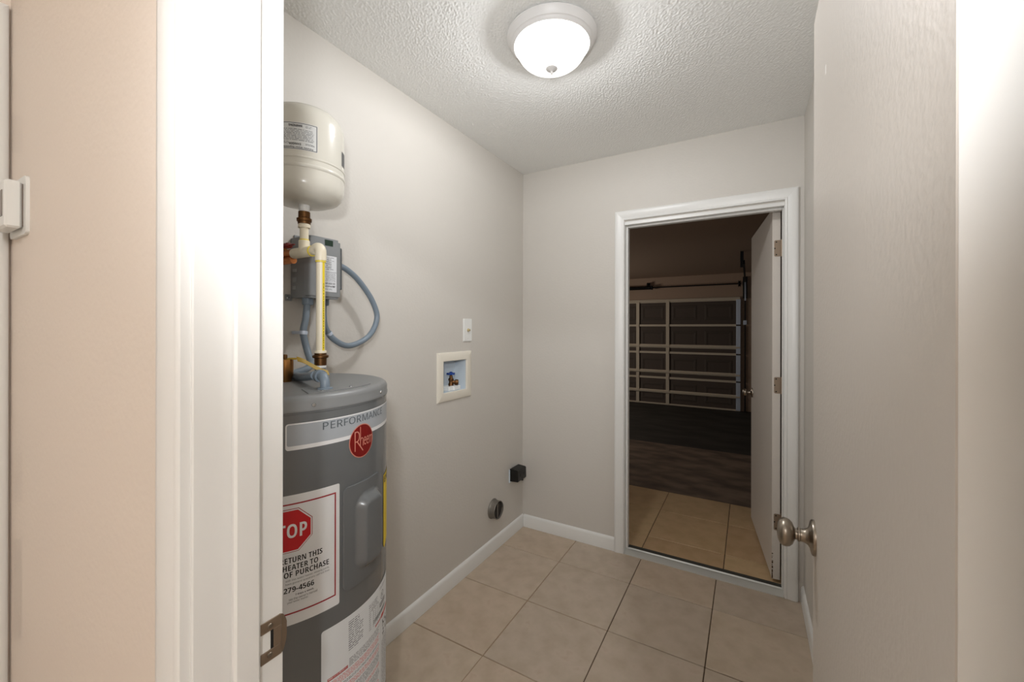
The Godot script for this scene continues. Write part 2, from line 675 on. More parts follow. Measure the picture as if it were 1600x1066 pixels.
# ==================================================================== the rooms
func build_shell() -> void:
	var st := begin()   # left wall with the hole for the washer box
	box(st, XL - 0.1, XL, 0, CEIL, ZH, 1.64)
	box(st, XL - 0.1, XL, 0, CEIL, 1.85, 2.62)
	box(st, XL - 0.1, XL, 0, 1.028, 1.64, 1.85)
	box(st, XL - 0.1, XL, 1.206, CEIL, 1.64, 1.85)
	shell("wall_left", st, "wall_paint", "greige painted laundry wall behind the water heater and washer box", "wall")
	st = begin()
	box(st, XL, -0.673, 0, CEIL, ZB, 2.62)
	box(st, 0.177, 0.341, 0, CEIL, ZB, 2.62)
	box(st, -0.673, 0.177, 2.02, CEIL, ZB, 2.62)
	shell("wall_back", st, "wall_paint", "greige painted laundry wall around the doorway to the garage", "wall")
	st = begin()
	box(st, XR, 0.341, 0, CEIL, ZF, ZB)
	shell("wall_right", st, "wall_paint", "greige painted narrow strip of wall behind the open near door", "wall")
	st = begin()   # front wall, laundry skin and hall skin painted differently
	for w in [[XL, -0.61], [0.17, 0.341]]:
		box(st, w[0], w[1], 0, CEIL, ZF - 0.05, ZF)
	box(st, -0.61, 0.17, 2.055, CEIL, ZF - 0.05, ZF)
	shell("wall_front", st, "wall_paint", "greige laundry side of the wall that holds the near doorway", "wall")
	st = begin()
	for w in [[-1.563, -0.61], [0.17, 1.4]]:
		box(st, w[0], w[1], 0, CEIL, ZH, ZF - 0.05)
	box(st, -0.61, 0.17, 2.055, CEIL, ZH, ZF - 0.05)
	shell("wall_hall_front", st, "hall_paint", "warm beige hall wall left of the near doorway", "wall")
	st = begin()
	box(st, -1.563, -1.463, 0, CEIL, -1.7, ZH)
	shell("wall_hall_left", st, "hall_paint", "beige hall side wall at the far left behind the white casing", "wall")
	st = begin()
	box(st, 1.3, 1.4, 0, CEIL, -1.7, ZH)
	shell("wall_hall_right", st, "hall_paint", "beige hall wall outside the picture on the right", "wall")
	st = begin()
	box(st, -1.563, 1.4, 0, CEIL, -1.8, -1.7)
	shell("wall_hall_rear", st, "hall_paint", "beige hall wall behind the viewer", "wall")
	st = begin()
	box(st, -1.563, 1.4, CEIL, CEIL + 0.1, -1.8, 0.3)
	shell("ceiling_hall", st, "ceiling_paint", "white hall ceiling above the viewer", "ceiling")
	# popcorn ceiling: a slab whose underside is sprayed with little lumps
	st = begin()
	box(st, XL, 0.341, CEIL + 0.012, CEIL + 0.1, 0.3, 2.56)
	var n1 := FastNoiseLite.new()
	n1.seed = 5
	n1.noise_type = FastNoiseLite.TYPE_SIMPLEX_SMOOTH
	n1.frequency = 1.0
	n1.fractal_type = FastNoiseLite.FRACTAL_NONE
	var step := 0.0036
	var nx := int((XR + 0.02 - XL + 0.01) / step)
	var nz := int((ZB + 0.02 - ZF + 0.02) / step)
	var pos := PackedVector3Array()
	var nor := PackedVector3Array()
	var hs := PackedFloat32Array()
	for j in nz + 1:
		for i in nx + 1:
			var x := XL - 0.01 + i * step
			var z := ZF - 0.02 + j * step
			var a := n1.get_noise_2d(x * 105.0, z * 105.0)
			var b := n1.get_noise_2d(x * 190.0 + 40.0, z * 190.0)
			var h := maxf(0.0, a + 0.25) * 0.0016 + maxf(0.0, b) * 0.0011
			hs.append(h)
			pos.append(V(x, CEIL - h, z))
	for j in nz + 1:
		for i in nx + 1:
			var r := hs[j * (nx + 1) + mini(i + 1, nx)] - hs[j * (nx + 1) + maxi(i - 1, 0)]
			var u := hs[mini(j + 1, nz) * (nx + 1) + i] - hs[maxi(j - 1, 0) * (nx + 1) + i]
			nor.append(V(-r / (2 * step), -1.0, -u / (2 * step)).normalized())
	var idx := PackedInt32Array()
	for j in nz:
		for i in nx:
			var p := j * (nx + 1) + i
			idx.append_array([p, p + 1, p + nx + 1, p + 1, p + nx + 2, p + nx + 1])
	var arr := []
	arr.resize(Mesh.ARRAY_MAX)
	arr[Mesh.ARRAY_VERTEX] = pos
	arr[Mesh.ARRAY_NORMAL] = nor
	arr[Mesh.ARRAY_INDEX] = idx
	var am: ArrayMesh = st.commit()
	am.add_surface_from_arrays(Mesh.PRIMITIVE_TRIANGLES, arr)
	am.surface_set_material(0, M["ceiling_paint"])
	am.surface_set_material(1, M["ceiling_paint"])
	var c := MeshInstance3D.new()
	c.name = "ceiling"
	c.mesh = am
	add_child(c)
	tag(c, "white popcorn-textured laundry ceiling around the round lamp", "ceiling", "", "structure")


func tile_floor(parent: Node, xs: Array, zs: Array, top: float, gap: float, mats: Array, part := "tile") -> void:
	for i in xs.size() - 1:
		for j in zs.size() - 1:
			var st := begin()
			var d := rng.randf_range(-0.0005, 0.0005)
			box(st, xs[i] + gap, xs[i + 1] - gap, top - 0.008, top + d, zs[j] + gap, zs[j + 1] - gap, 0.0016)
			put(part, st, mats[rng.randi() % mats.size()], parent)


func build_floors() -> void:
	# laundry floor: grout bed, clean on the left and dirty on the right, and loose tiles
	var fl := thing("floor", "beige ceramic tile floor of the laundry room", "floor", "structure")
	var st := begin()
	box(st, XL - 0.02, -0.5545, -0.1, -0.0035, ZH, 2.55)
	put("grout", st, "grout_light", fl)
	st = begin()
	box(st, -0.5545, XR + 0.03, -0.1, -0.0035, ZH, 2.55)
	put("dirty_grout", st, "grout_dark", fl)
	tile_floor(fl, [XL - 0.01, -0.962, -0.552, -0.151, XR + 0.01], [ZH + 0.005, 0.63, 1.029, 1.428, 1.829, 2.227, 2.54], 0.0, 0.0021, ["tile_0", "tile_1", "tile_2", "tile_3"])
	# landing of the garage: one step up from the concrete
	var ld := thing("floor_landing", "beige tiled landing just past the far doorway, tinted yellower for its light", "landing", "structure")
	st = begin()
	box(st, -2.2, 0.25, GF - 0.1, -0.0035, 2.55, 3.632)
	put("grout", st, "grout_dark", ld)
	tile_floor(ld, [-2.2, -1.94, -1.485, -1.03, -0.575, -0.122, 0.25], [2.56, 2.80, 3.24, 3.635], 0.0, 0.0022, ["landing_tile_0", "landing_tile_1", "landing_tile_2"])
	st = begin()
	box(st, -4.8, 0.3, GF - 0.1, GF, 2.6, 5.88)
	shell("floor_garage_near", st, "garage_concrete", "stained light grey garage concrete beyond the tiled landing", "floor")
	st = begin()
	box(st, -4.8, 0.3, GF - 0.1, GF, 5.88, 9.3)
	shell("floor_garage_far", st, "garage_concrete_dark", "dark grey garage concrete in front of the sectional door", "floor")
	st = begin()
	box(st, -1.563, 1.4, -0.1, 0.0, -1.8, ZH)
	shell("floor_hall", st, "tile_0", "beige hall floor under the viewer", "floor")
	# aluminium threshold: sloped nose, ribs, drop behind
	var pf := PackedVector2Array([Vector2(0.0, -0.002), Vector2(0.0, 0.004), Vector2(0.03, 0.019), Vector2(0.036, 0.021)])
	for k in 5:
		pf.append_array([Vector2(0.040 + k * 0.009, 0.021), Vector2(0.042 + k * 0.009, 0.0185), Vector2(0.045 + k * 0.009, 0.0185), Vector2(0.047 + k * 0.009, 0.021)])
	pf.append_array([Vector2(0.088, 0.021), Vector2(0.092, -0.002)])
	st = begin()
	prism(st, pf, V(-0.653, 0, 2.499), V(0, 0, 1), V(0, 1, 0), V(1, 0, 0), 0.81)
	var th := thing("door_threshold", "worn ribbed aluminium threshold across the far doorway", "threshold")
	put("sill", st, "aluminium", th)
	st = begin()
	box(st, -0.652, 0.156, 0.0195, 0.0228, 2.556, 2.587, 0.001)  # dark strip laid over the rear half of the sill top
	put("dark_strip", st, "strip_dark", th)


# casing section: (distance from the opening, thickness)
func casing_poly(w := 0.057, d := 0.017) -> PackedVector2Array:
	return PackedVector2Array([Vector2(0, 0), Vector2(0, d * 0.62), Vector2(0.003, d * 0.78), Vector2(0.009, d * 0.8), Vector2(0.012, d * 0.66), Vector2(0.016, d * 0.72),
		Vector2(0.028, d * 0.92), Vector2(w - 0.012, d), Vector2(w - 0.004, d * 0.94), Vector2(w, d * 0.7), Vector2(w, 0)])


# a mitred casing round an opening on the wall face z, standing out towards `out` (+1 or -1 in z)
func casing(parent: Node3D, x0: float, x1: float, top: float, z: float, out: float) -> void:
	var pf := casing_poly()
	var ev := V(0, 0, out)
	var st := begin()
	prism(st, pf, V(x0, 0.001, z), V(-1, 0, 0), ev, Vector3.UP, top - 0.001, 0.0, 1.0)
	put("casing_leg", st, "trim_paint", parent)
	st = begin()
	prism(st, pf, V(x1, 0.001, z), V(1, 0, 0), ev, Vector3.UP, top - 0.001, 0.0, 1.0)
	put("casing_leg", st, "trim_paint", parent)
	st = begin()
	prism(st, pf, V(x0, top, z), Vector3.UP, ev, V(1, 0, 0), x1 - x0, -1.0, 1.0)
	put("casing_head", st, "trim_paint", parent)


func build_trim() -> void:
	# near doorway: jamb, stop, hall casing, strike plate
	var t := thing("trim_1", "white painted frame of the near doorway with a strike plate", "door frame", "structure")
	var st := begin()
	box(st, -0.61, -0.59, 0.001, 2.035, ZH, ZF, 0.0015)
	put("jamb", st, "trim_paint", t)
	st = begin()
	box(st, 0.1495, 0.17, 0.001, 2.035, ZH, ZF, 0.0015)
	put("jamb", st, "trim_paint", t)
	st = begin()
	box(st, -0.61, 0.17, 2.035, 2.055, ZH, ZF, 0.0015)
	put("jamb", st, "trim_paint", t)
	st = begin()
	box(st, -0.59, -0.579, 0.001, 2.035, 0.283, 0.3165, 0.003)
	put("stop", st, "trim_paint", t)
	st = begin()
	box(st, 0.1385, 0.1495, 0.001, 2.035, 0.283, 0.3165, 0.003)
	put("stop", st, "trim_paint", t)
	st = begin()
	box(st, -0.579, 0.1385, 2.024, 2.035, 0.283, 0.3165, 0.003)
	put("stop", st, "trim_paint", t)
	casing(t, -0.595, 0.1545, 2.04, ZH, -1.0)
	# strike plate: plate with a latch hole and a curved lip
	st = begin()
	var y0 := 0.925
	var z0 := 0.3215
	box(st, -0.5905, -0.5885, y0 - 0.029, y0 - 0.0135, z0, ZF - 0.004, 0.0004)
	box(st, -0.5905, -0.5885, y0 + 0.0135, y0 + 0.029, z0, ZF - 0.004, 0.0004)
	box(st, -0.5905, -0.5885, y0 - 0.0135, y0 + 0.0135, 0.3395, ZF - 0.004, 0.0004)
	var lip := PackedVector2Array()
	for k in 9:
		lip.append(Vector2(-0.5885 - 0.0006 * k * k * 0.12, ZF - 0.004 + 0.0014 * k))
	for k in 8:
		var ya := 0.029 - 0.0011 * k * (k + 3) * 0.2
		var yb := 0.029 - 0.0011 * (k + 1) * (k + 4) * 0.2
		var a := lip[k]
		var b := lip[k + 1]
		var n := V(1, 0, 0.3).normalized()
		for side in [0.0, -0.002]:
			var q := [V(a.x + side, y0 - ya, a.y), V(a.x + side, y0 + ya, a.y), V(b.x + side, y0 + yb, b.y), V(b.x + side, y0 - yb, b.y)]
			var s := -1.0 if side < 0 else 1.0
			tri(st, q[0], q[1], q[2], n * s, n * s, n * s)
			tri(st, q[0], q[2], q[3], n * s, n * s, n * s)
	var sp := put("strike_plate", st, "nickel_dark", t)
	sp.set_meta("label", "brown nickel strike plate")
	screw(sp, V(-0.5885, y0 - 0.0205, 0.334), V(1, 0, 0), 0.004, "nickel")
	screw(sp, V(-0.5885, y0 + 0.0205, 0.334), V(1, 0, 0), 0.004, "nickel")
	st = begin()
	box(st, -0.5903, -0.5898, y0 - 0.0135, y0 + 0.0135, 0.3355, 0.3395)
	put("latch_hole", st, "hole_dark", sp)
	# far doorway
	t = thing("trim_2", "white mitred frame of the far doorway to the garage", "door frame", "structure")
	st = begin()
	box(st, -0.673, -0.653, -0.003, 2.0, ZB, 2.62, 0.0015)
	put("jamb", st, "trim_paint", t)
	st = begin()
	box(st, 0.157, 0.177, -0.003, 2.0, ZB, 2.62, 0.0015)
	put("jamb", st, "trim_paint", t)
	st = begin()
	box(st, -0.673, 0.177, 2.0, 2.02, ZB, 2.62, 0.0015)
	put("jamb", st, "trim_paint", t)
	st = begin()
	box(st, -0.653, -0.641, 0.021, 2.0, 2.535, 2.575, 0.003)
	put("stop", st, "trim_paint", t)
	st = begin()
	box(st, 0.151, 0.157, 0.021, 2.0, 2.535, 2.575, 0.003)
	put("stop", st, "trim_paint", t)
	st = begin()
	box(st, -0.641, 0.151, 1.988, 2.0, 2.535, 2.575, 0.003)
	put("stop", st, "trim_paint", t)
	casing(t, -0.655, 0.160, 2.027, ZB, -1.0)
	# hall door casing at the far left
	t = thing("trim_3", "white casing edge at the far left behind the wall box", "door frame", "structure")
	st = begin()
	prism(st, casing_poly(), V(-1.463, 0.001, 0.1785), V(0, 0, 1), V(1, 0, 0), Vector3.UP, 2.04, 0.0, 1.0)
	put("casing_leg", st, "trim_paint", t)
	st = begin()
	prism(st, casing_poly(), V(-1.463, 2.041, 0.1785), Vector3.UP, V(1, 0, 0), V(0, 0, -1), 0.8, -1.0, 1.0)
	put("casing_head", st, "trim_paint", t)
	var hd := thing("door_3", "white hall door closed inside the casing at the far left edge", "door", "structure")
	st = begin()
	box(st, -1.4625, -1.4575, 0.012, 2.035, -0.616, 0.174, 0.0015)
	put("slab", st, "trim_paint", hd)
	# baseboards
	var bb := PackedVector2Array([Vector2(0, 0), Vector2(0.012, 0), Vector2(0.012, 0.066), Vector2(0.0095, 0.074), Vector2(0.005, 0.080), Vector2(0.0, 0.083)])
	st = begin()
	prism(st, bb, V(XL, 0.001, ZF + 0.001), V(1, 0, 0), Vector3.UP, V(0, 0, 1), ZB - ZF - 0.002)
	shell("baseboard_left", st, "trim_paint", "white baseboard along the left wall beside the heater", "baseboard")
	st = begin()
	prism(st, bb, V(XL + 0.013, 0.001, ZB), V(0, 0, -1), Vector3.UP, V(1, 0, 0), -0.7125 - XL - 0.013)
	shell("baseboard_back", st, "trim_paint", "short white baseboard between the corner and the far doorway", "baseboard")
	st = begin()
	prism(st, bb, V(XR, 0.001, ZF + 0.001), V(-1, 0, 0), Vector3.UP, V(0, 0, 1), ZB - ZF - 0.002)
	shell("baseboard_right", st, "trim_paint", "white baseboard along the right wall behind the near door", "baseboard")


# door knob, turned on its axis: rose, neck, knob
func knob_profile(k := 1.0) -> Array:
	var pts := []
	for p in [[0.0355, 0.0], [0.0355, 0.003], [0.0345, 0.0052], [0.031, 0.0068], [0.022, 0.009], [0.0165, 0.012], [0.0135, 0.018], [0.0128, 0.0245], [0.0142, 0.0255], [0.0142, 0.0285], [0.0108, 0.0298],
			[0.0108, 0.0335], [0.015, 0.0355], [0.022, 0.0385], [0.0268, 0.0435], [0.0288, 0.0500], [0.0280, 0.0560], [0.0240, 0.0612], [0.0160, 0.0645], [0.0080, 0.0655], [0.0, 0.0657]]:
		pts.append(Vector2(p[0], p[1]) * k)
	return pts


func build_near_door() -> void:
	var o := thing("door_1", "flush greige near door standing open along the right wall", "door", "structure")
	var u := V(0.0104, 0, 0.99995).normalized()
	var t := Transform3D(Basis(u, Vector3.UP, u.cross(Vector3.UP)), V(0.1125, 0, 0.36))
	var st := begin()
	box(st, 0.0, 0.72, 0.012, 2.02, 0.0, -0.035, 0.002, t)
	put("slab", st, "door_paint", o)
	st = begin()
	box(st, -0.0008, 0.0, 0.0125, 2.0195, -0.0005, -0.0345, 0.0003, t)
	var edge := put("hinge_edge", st, "trim_paint", o)
	edge.set_meta("label", "white painted door edge")
	st = begin()
	lathe(st, knob_profile(), t * along(Vector3(0.702 - 0.008, 0.935, 0.0), Vector3(0, 0, -1)), 40)
	var k := put("knob", st, "nickel", o)
	k.set_meta("label", "brushed nickel door knob")
	st = begin()
	lathe(st, knob_profile(), t * along(Vector3(0.694, 0.935, 0.035), Vector3(0, 0, 1)), 32)
	put("knob", st, "nickel", o)
	st = begin()
	box(st, 0.7195, 0.721, 0.906, 0.964, -0.005, -0.030, 0.0005, t)
	put("latch_plate", st, "nickel", o)
	# small chips and scuffs in the paint
	st = begin()
	for c in [[0.24, 0.62, 0.004, 0.004], [0.28, 0.655, 0.002, 0.003], [0.14, 0.575, 0.0015, 0.022], [0.55, 1.83, 0.003, 0.008], [0.42, 1.90, 0.002, 0.007], [0.52, 0.68, 0.002, 0.006], [0.36, 1.97, 0.004, 0.003], [0.30, 0.80, 0.002, 0.003]]:
		box(st, c[0] - c[2], c[0] + c[2], c[1] - c[3], c[1] + c[3], 0.0004, 0.0, 0.0002, t)
	put("paint_chips", st, "paint_chip", o).set_meta("kind", "stuff")


func build_far_door() -> void:
	var o := thing("door_2", "flush beige far door swung open into the dark garage", "door", "structure")
	var u := V(-0.1185, 0, 0.99295).normalized()
	var t := Transform3D(Basis(u, Vector3.UP, u.cross(Vector3.UP)), V(0.111, 0, 2.6225))
	var st := begin()
	box(st, 0.0, 0.79, 0.02, 2.02, 0.0, -0.038, 0.0015, t)
	put("slab", st, "door_paint", o)
	for y in [1.803, 1.066, 0.33]:
		st = begin()
		prism(st, rounded(0.03, 0.088, 0.007), t * Vector3(-0.0002, y, 0.0235), t.basis.z, Vector3.UP, -t.basis.x, 0.0018)
		lathe(st, [Vector2(0, -0.046), Vector2(0.005, -0.045), Vector2(0.005, 0.045), Vector2(0, 0.046)], Transform3D(Basis(), t * Vector3(-0.004, y, 0.0425)), 12)
		var h := put("hinge", st, "nickel_dark", o)
		h.set_meta("label", "brown nickel butt hinge")
		for q in [[0.018, 0.034], [0.011, 0.0], [0.018, -0.034]]:
			screw(h, t * Vector3(-0.002, y + q[1], q[0]), -t.basis.x, 0.0035, "hole_dark")
	st = begin()
	lathe(st, knob_profile(0.92), t * along(Vector3(0.735, 0.92, 0.0), Vector3(0, 0, -1)), 28)
	var k := put("knob", st, "nickel", o)
	k.set_meta("label", "small bright door knob")
	st = begin()   # worn edge at the foot
	for q in 11:
		var yy := 0.03 + 0.013 * q + rng.randf_range(-0.004, 0.004)
		var hh := rng.randf_range(0.002, 0.009) * (1.0 if q < 7 else 0.4)
		box(st, -0.0006, 0.001, yy - hh, yy + hh, 0.0006, -rng.randf_range(0.002, 0.007), 0.0002, t)
	put("worn_paint", st, "worn_wood", o).set_meta("kind", "stuff")


# ==================================================================== the garage
func build_garage() -> void:
	var st := begin()
	box(st, -4.8, XL - 0.1, GF, CEIL, ZB, 2.62)
	box(st, XL - 0.1, 0.341, GF - 0.1, -0.1, ZB, 2.62)
	shell("wall_garage_back", st, "garage_paint", "garage side of the house wall left of the landing", "wall")
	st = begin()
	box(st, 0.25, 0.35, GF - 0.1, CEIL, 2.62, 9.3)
	shell("wall_garage_right", st, "garage_shaded", "garage side wall right of the door track, shade put into its dark colour", "wall")
	st = begin()
	box(st, -4.8, -4.7, GF - 0.1, CEIL, ZB, 9.3)
	shell("wall_garage_left", st, "garage_paint", "garage side wall far left outside the view", "wall")
	st = begin()
	box(st, -4.8, 0.35, 1.93, CEIL, ZG + 0.05, ZG + 0.2)
	box(st, -0.4, 0.35, GF, 1.93, ZG + 0.052, ZG + 0.2)
	shell("wall_garage_front", st, "garage_paint", "garage wall strip above the sectional door", "wall")
	st = begin()
	box(st, -4.8, 0.35, CEIL, CEIL + 0.1, 2.56, 9.3)
	shell("ceiling_garage", st, "garage_paint", "dim brown garage ceiling seen through the far doorway", "ceiling")
	# sectional door: four sections with pressed panels, rails at the joints, struts and stiles
	var d := thing("garage_door", "closed dark sectional garage door with metal struts and stiles", "garage door")
	var ys := [GF, 0.355, 0.878, 1.438, 1.95]
	var x0 := -4.55
	var x1 := -0.13
	for i in 4:
		st = begin()
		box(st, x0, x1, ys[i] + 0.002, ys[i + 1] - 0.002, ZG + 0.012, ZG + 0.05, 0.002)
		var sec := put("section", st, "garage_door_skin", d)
		for k in 8:
			var cx: float = [-0.508, -1.125, -1.74, -2.30, -2.86, -3.40, -3.90, -4.32][k]
			var cy: float = (ys[i] + ys[i + 1]) / 2
			var hw: float = [0.245, 0.235, 0.23, 0.22, 0.22, 0.22, 0.20, 0.16][k]
			var hh: float = (ys[i + 1] - ys[i]) / 2 - 0.105
			st = begin()
			# pressed rim: a mitred ridge round the panel and its raised field
			var rim := PackedVector2Array([Vector2(0, 0), Vector2(0.018, 0.006), Vector2(0.040, 0.006), Vector2(0.062, 0.0)])
			prism(st, rim, V(cx - hw, cy - hh, ZG + 0.012), V(1, 0, 0), V(0, 0, -1), Vector3.UP, 2 * hh, 1.0, -1.0)
			prism(st, rim, V(cx + hw, cy - hh, ZG + 0.012), V(-1, 0, 0), V(0, 0, -1), Vector3.UP, 2 * hh, 1.0, -1.0)
			prism(st, rim, V(cx - hw, cy - hh, ZG + 0.012), Vector3.UP, V(0, 0, -1), V(1, 0, 0), 2 * hw, 1.0, -1.0)
			prism(st, rim, V(cx - hw, cy + hh, ZG + 0.012), Vector3.DOWN, V(0, 0, -1), V(1, 0, 0), 2 * hw, 1.0, -1.0)
			put("panel", st, "garage_door_panel", sec)
		# the galvanised end stile of each section
		st = begin()
		box(st, -0.205, -0.13, ys[i] + 0.012, ys[i + 1] - 0.012, ZG - 0.018, ZG + 0.012, 0.003)
		put("end_stile", st, "galvanised", d)
	for y in [0.355, 0.878, 1.438]:
		st = begin()
		box(st, x0, -0.205, y - 0.022, y + 0.022, ZG - 0.004, ZG + 0.012, 0.003)
		put("rail", st, "strut_metal", d)
	for y in [0.068, 0.481, 1.011, 1.945]:
		st = begin()
		var hat := PackedVector2Array([Vector2(-0.035, 0), Vector2(-0.035, 0.004), Vector2(-0.018, 0.006), Vector2(-0.014, 0.045), Vector2(0.014, 0.045), Vector2(0.018, 0.006), Vector2(0.035, 0.004), Vector2(0.035, 0)])
		prism(st, hat, V(x0, y, ZG + 0.008), Vector3.UP, V(0, 0, -1), V(1, 0, 0), -0.14 - x0)
		put("strut", st, "strut_metal", d)
	st = begin()
	box(st, x0, -0.13, GF, GF + 0.03, ZG - 0.01, ZG + 0.05, 0.004)
	put("bottom_bar", st, "strut_metal", d)
	for x in [-1.441, -2.043, -2.58, -3.12]:
		st = begin()
		for i in 4:
			box(st, x - 0.033, x + 0.033, ys[i] + 0.01, ys[i + 1] - 0.01, ZG - 0.012, ZG + 0.012, 0.003)
		put("centre_stile", st, "strut_metal", d)
		st = begin()
		for i in range(1, 4):
			box(st, x - 0.026, x + 0.026, ys[i] - 0.045, ys[i] + 0.045, ZG - 0.017, ZG - 0.003, 0.003)
		put("section_hinge", st, "strut_metal", d)
	# track: up the side, round the bend and back along the ceiling
	var tr := thing("door_track", "metal roller track curving up beside the garage door", "door track")
	var path := []
	for k in 6:
		path.append(Vector2(ZG - 0.05, lerpf(GF, 1.9, k / 5.0)))
	for k in range(1, 9):
		var a := PI / 2 * k / 8.0
		path.append(Vector2(ZG - 0.05 - 0.34 * (1 - cos(a)), 1.9 + 0.34 * sin(a)))
	path.append(Vector2(6.2, 2.25))
	for seg in [["track_rail", 0, 6, "track_dark"], ["track_bend_lit", 5, 14, "galvanised"], ["track_rail", 13, 15, "track_dark"]]:  # pale metal on the bend alone: the light it catches, put into colour
		st = begin()
		for k in range(seg[1], seg[2] - 1):
			var a: Vector2 = path[k]
			var b: Vector2 = path[k + 1]
			var w := V(0, b.y - a.y, b.x - a.x)
			var ch := PackedVector2Array([Vector2(-0.025, -0.012), Vector2(0.025, -0.012), Vector2(0.025, 0.012), Vector2(0.020, 0.012), Vector2(0.020, -0.008), Vector2(-0.020, -0.008), Vector2(-0.020, 0.012), Vector2(-0.025, 0.012)])
			prism(st, ch, V(-0.055, a.y, a.x), V(-1, 0, 0).cross(w).normalized(), V(-1, 0, 0), w.normalized(), w.length() + 0.002)
		put(seg[0], st, seg[3], tr)
	st = begin()   # perforated angle that hangs the track from the ceiling
	box(st, -0.10, -0.06, 2.22, CEIL, 6.50, 6.505)
	box(st, -0.10, -0.096, 2.22, CEIL, 6.46, 6.505)
	put("track_hanger", st, "track_dark", tr)
	st = begin()   # flag bracket by the bend
	box(st, -0.095, -0.02, 1.95, 2.36, ZG + 0.02, ZG + 0.048, 0.002)
	put("flag_bracket", st, "track_dark", tr)
	# torsion bar with its spring
	var tb := thing("torsion_bar", "dark torsion bar and spring above the garage door", "torsion bar")
	st = begin()
	tube(st, PackedVector3Array([V(-4.5, 2.226, ZG - 0.04), V(-0.12, 2.226, ZG - 0.04)]), 0.013, 10)
	put("bar", st, "track_dark", tb)
	st = begin()
	var coil := PackedVector3Array()
	for k in 64 * 8 + 1:
		var a := TAU * k / 8.0
		coil.append(V(-1.77 - 0.022 * k / 8.0, 2.226 + 0.03 * cos(a), ZG - 0.04 + 0.03 * sin(a)))
	tube(st, coil, 0.0105, 6)
	put("spring", st, "track_dark", tb)
	st = begin()
	box(st, -1.87, -1.80, 2.20, 2.335, ZG + 0.03, ZG + 0.047, 0.002)
	box(st, -1.84, -1.83, 2.20, 2.335, ZG - 0.05, ZG + 0.03, 0.001)
	box(st, -1.765, -1.735, 2.185, 2.268, ZG - 0.08, ZG, 0.004)
	put("bracket", st, "track_dark", tb)
	st = begin()
	lathe(st, [Vector2(0, 0), Vector2(0.062, 0), Vector2(0.066, 0.006), Vector2(0.05, 0.012), Vector2(0.05, 0.03), Vector2(0.066, 0.036), Vector2(0.062, 0.042), Vector2(0, 0.042)], along(V(-0.17, 2.226, ZG - 0.04), V(1, 0, 0)), 20)
	put("cable_drum", st, "track_dark", tb)
	st = begin()   # safety sensor on the side of the track
	box(st, -0.085, -0.025, 1.445, 1.53, ZG - 0.115, ZG - 0.079, 0.006)
	var e := put("sensor_box", st, "galvanised")
	tag(e, "small pale metal box fixed beside the garage door track", "sensor")


# ==================================================================== the water heater
const HX := -1.06
const HZ := 0.634
const HR := 0.26


func on_heater(s: float, y: float, off: float) -> Array:
	var a := s / HR
	var n := V(sin(a), 0, -cos(a))
	return [V(HX, y, HZ) + n * (HR + off), n]


func octagon(c: Vector2, r: float) -> PackedVector2Array:
	var out := PackedVector2Array()
	for k in 8:
		out.append(c + Vector2(cos(TAU * (k + 0.5) / 8), sin(TAU * (k + 0.5) / 8)) * r / cos(PI / 8))
	return out


func moved(poly: PackedVector2Array, by: Vector2) -> PackedVector2Array:
	var out := PackedVector2Array()
	for p in poly:
		out.append(p + by)
	return out


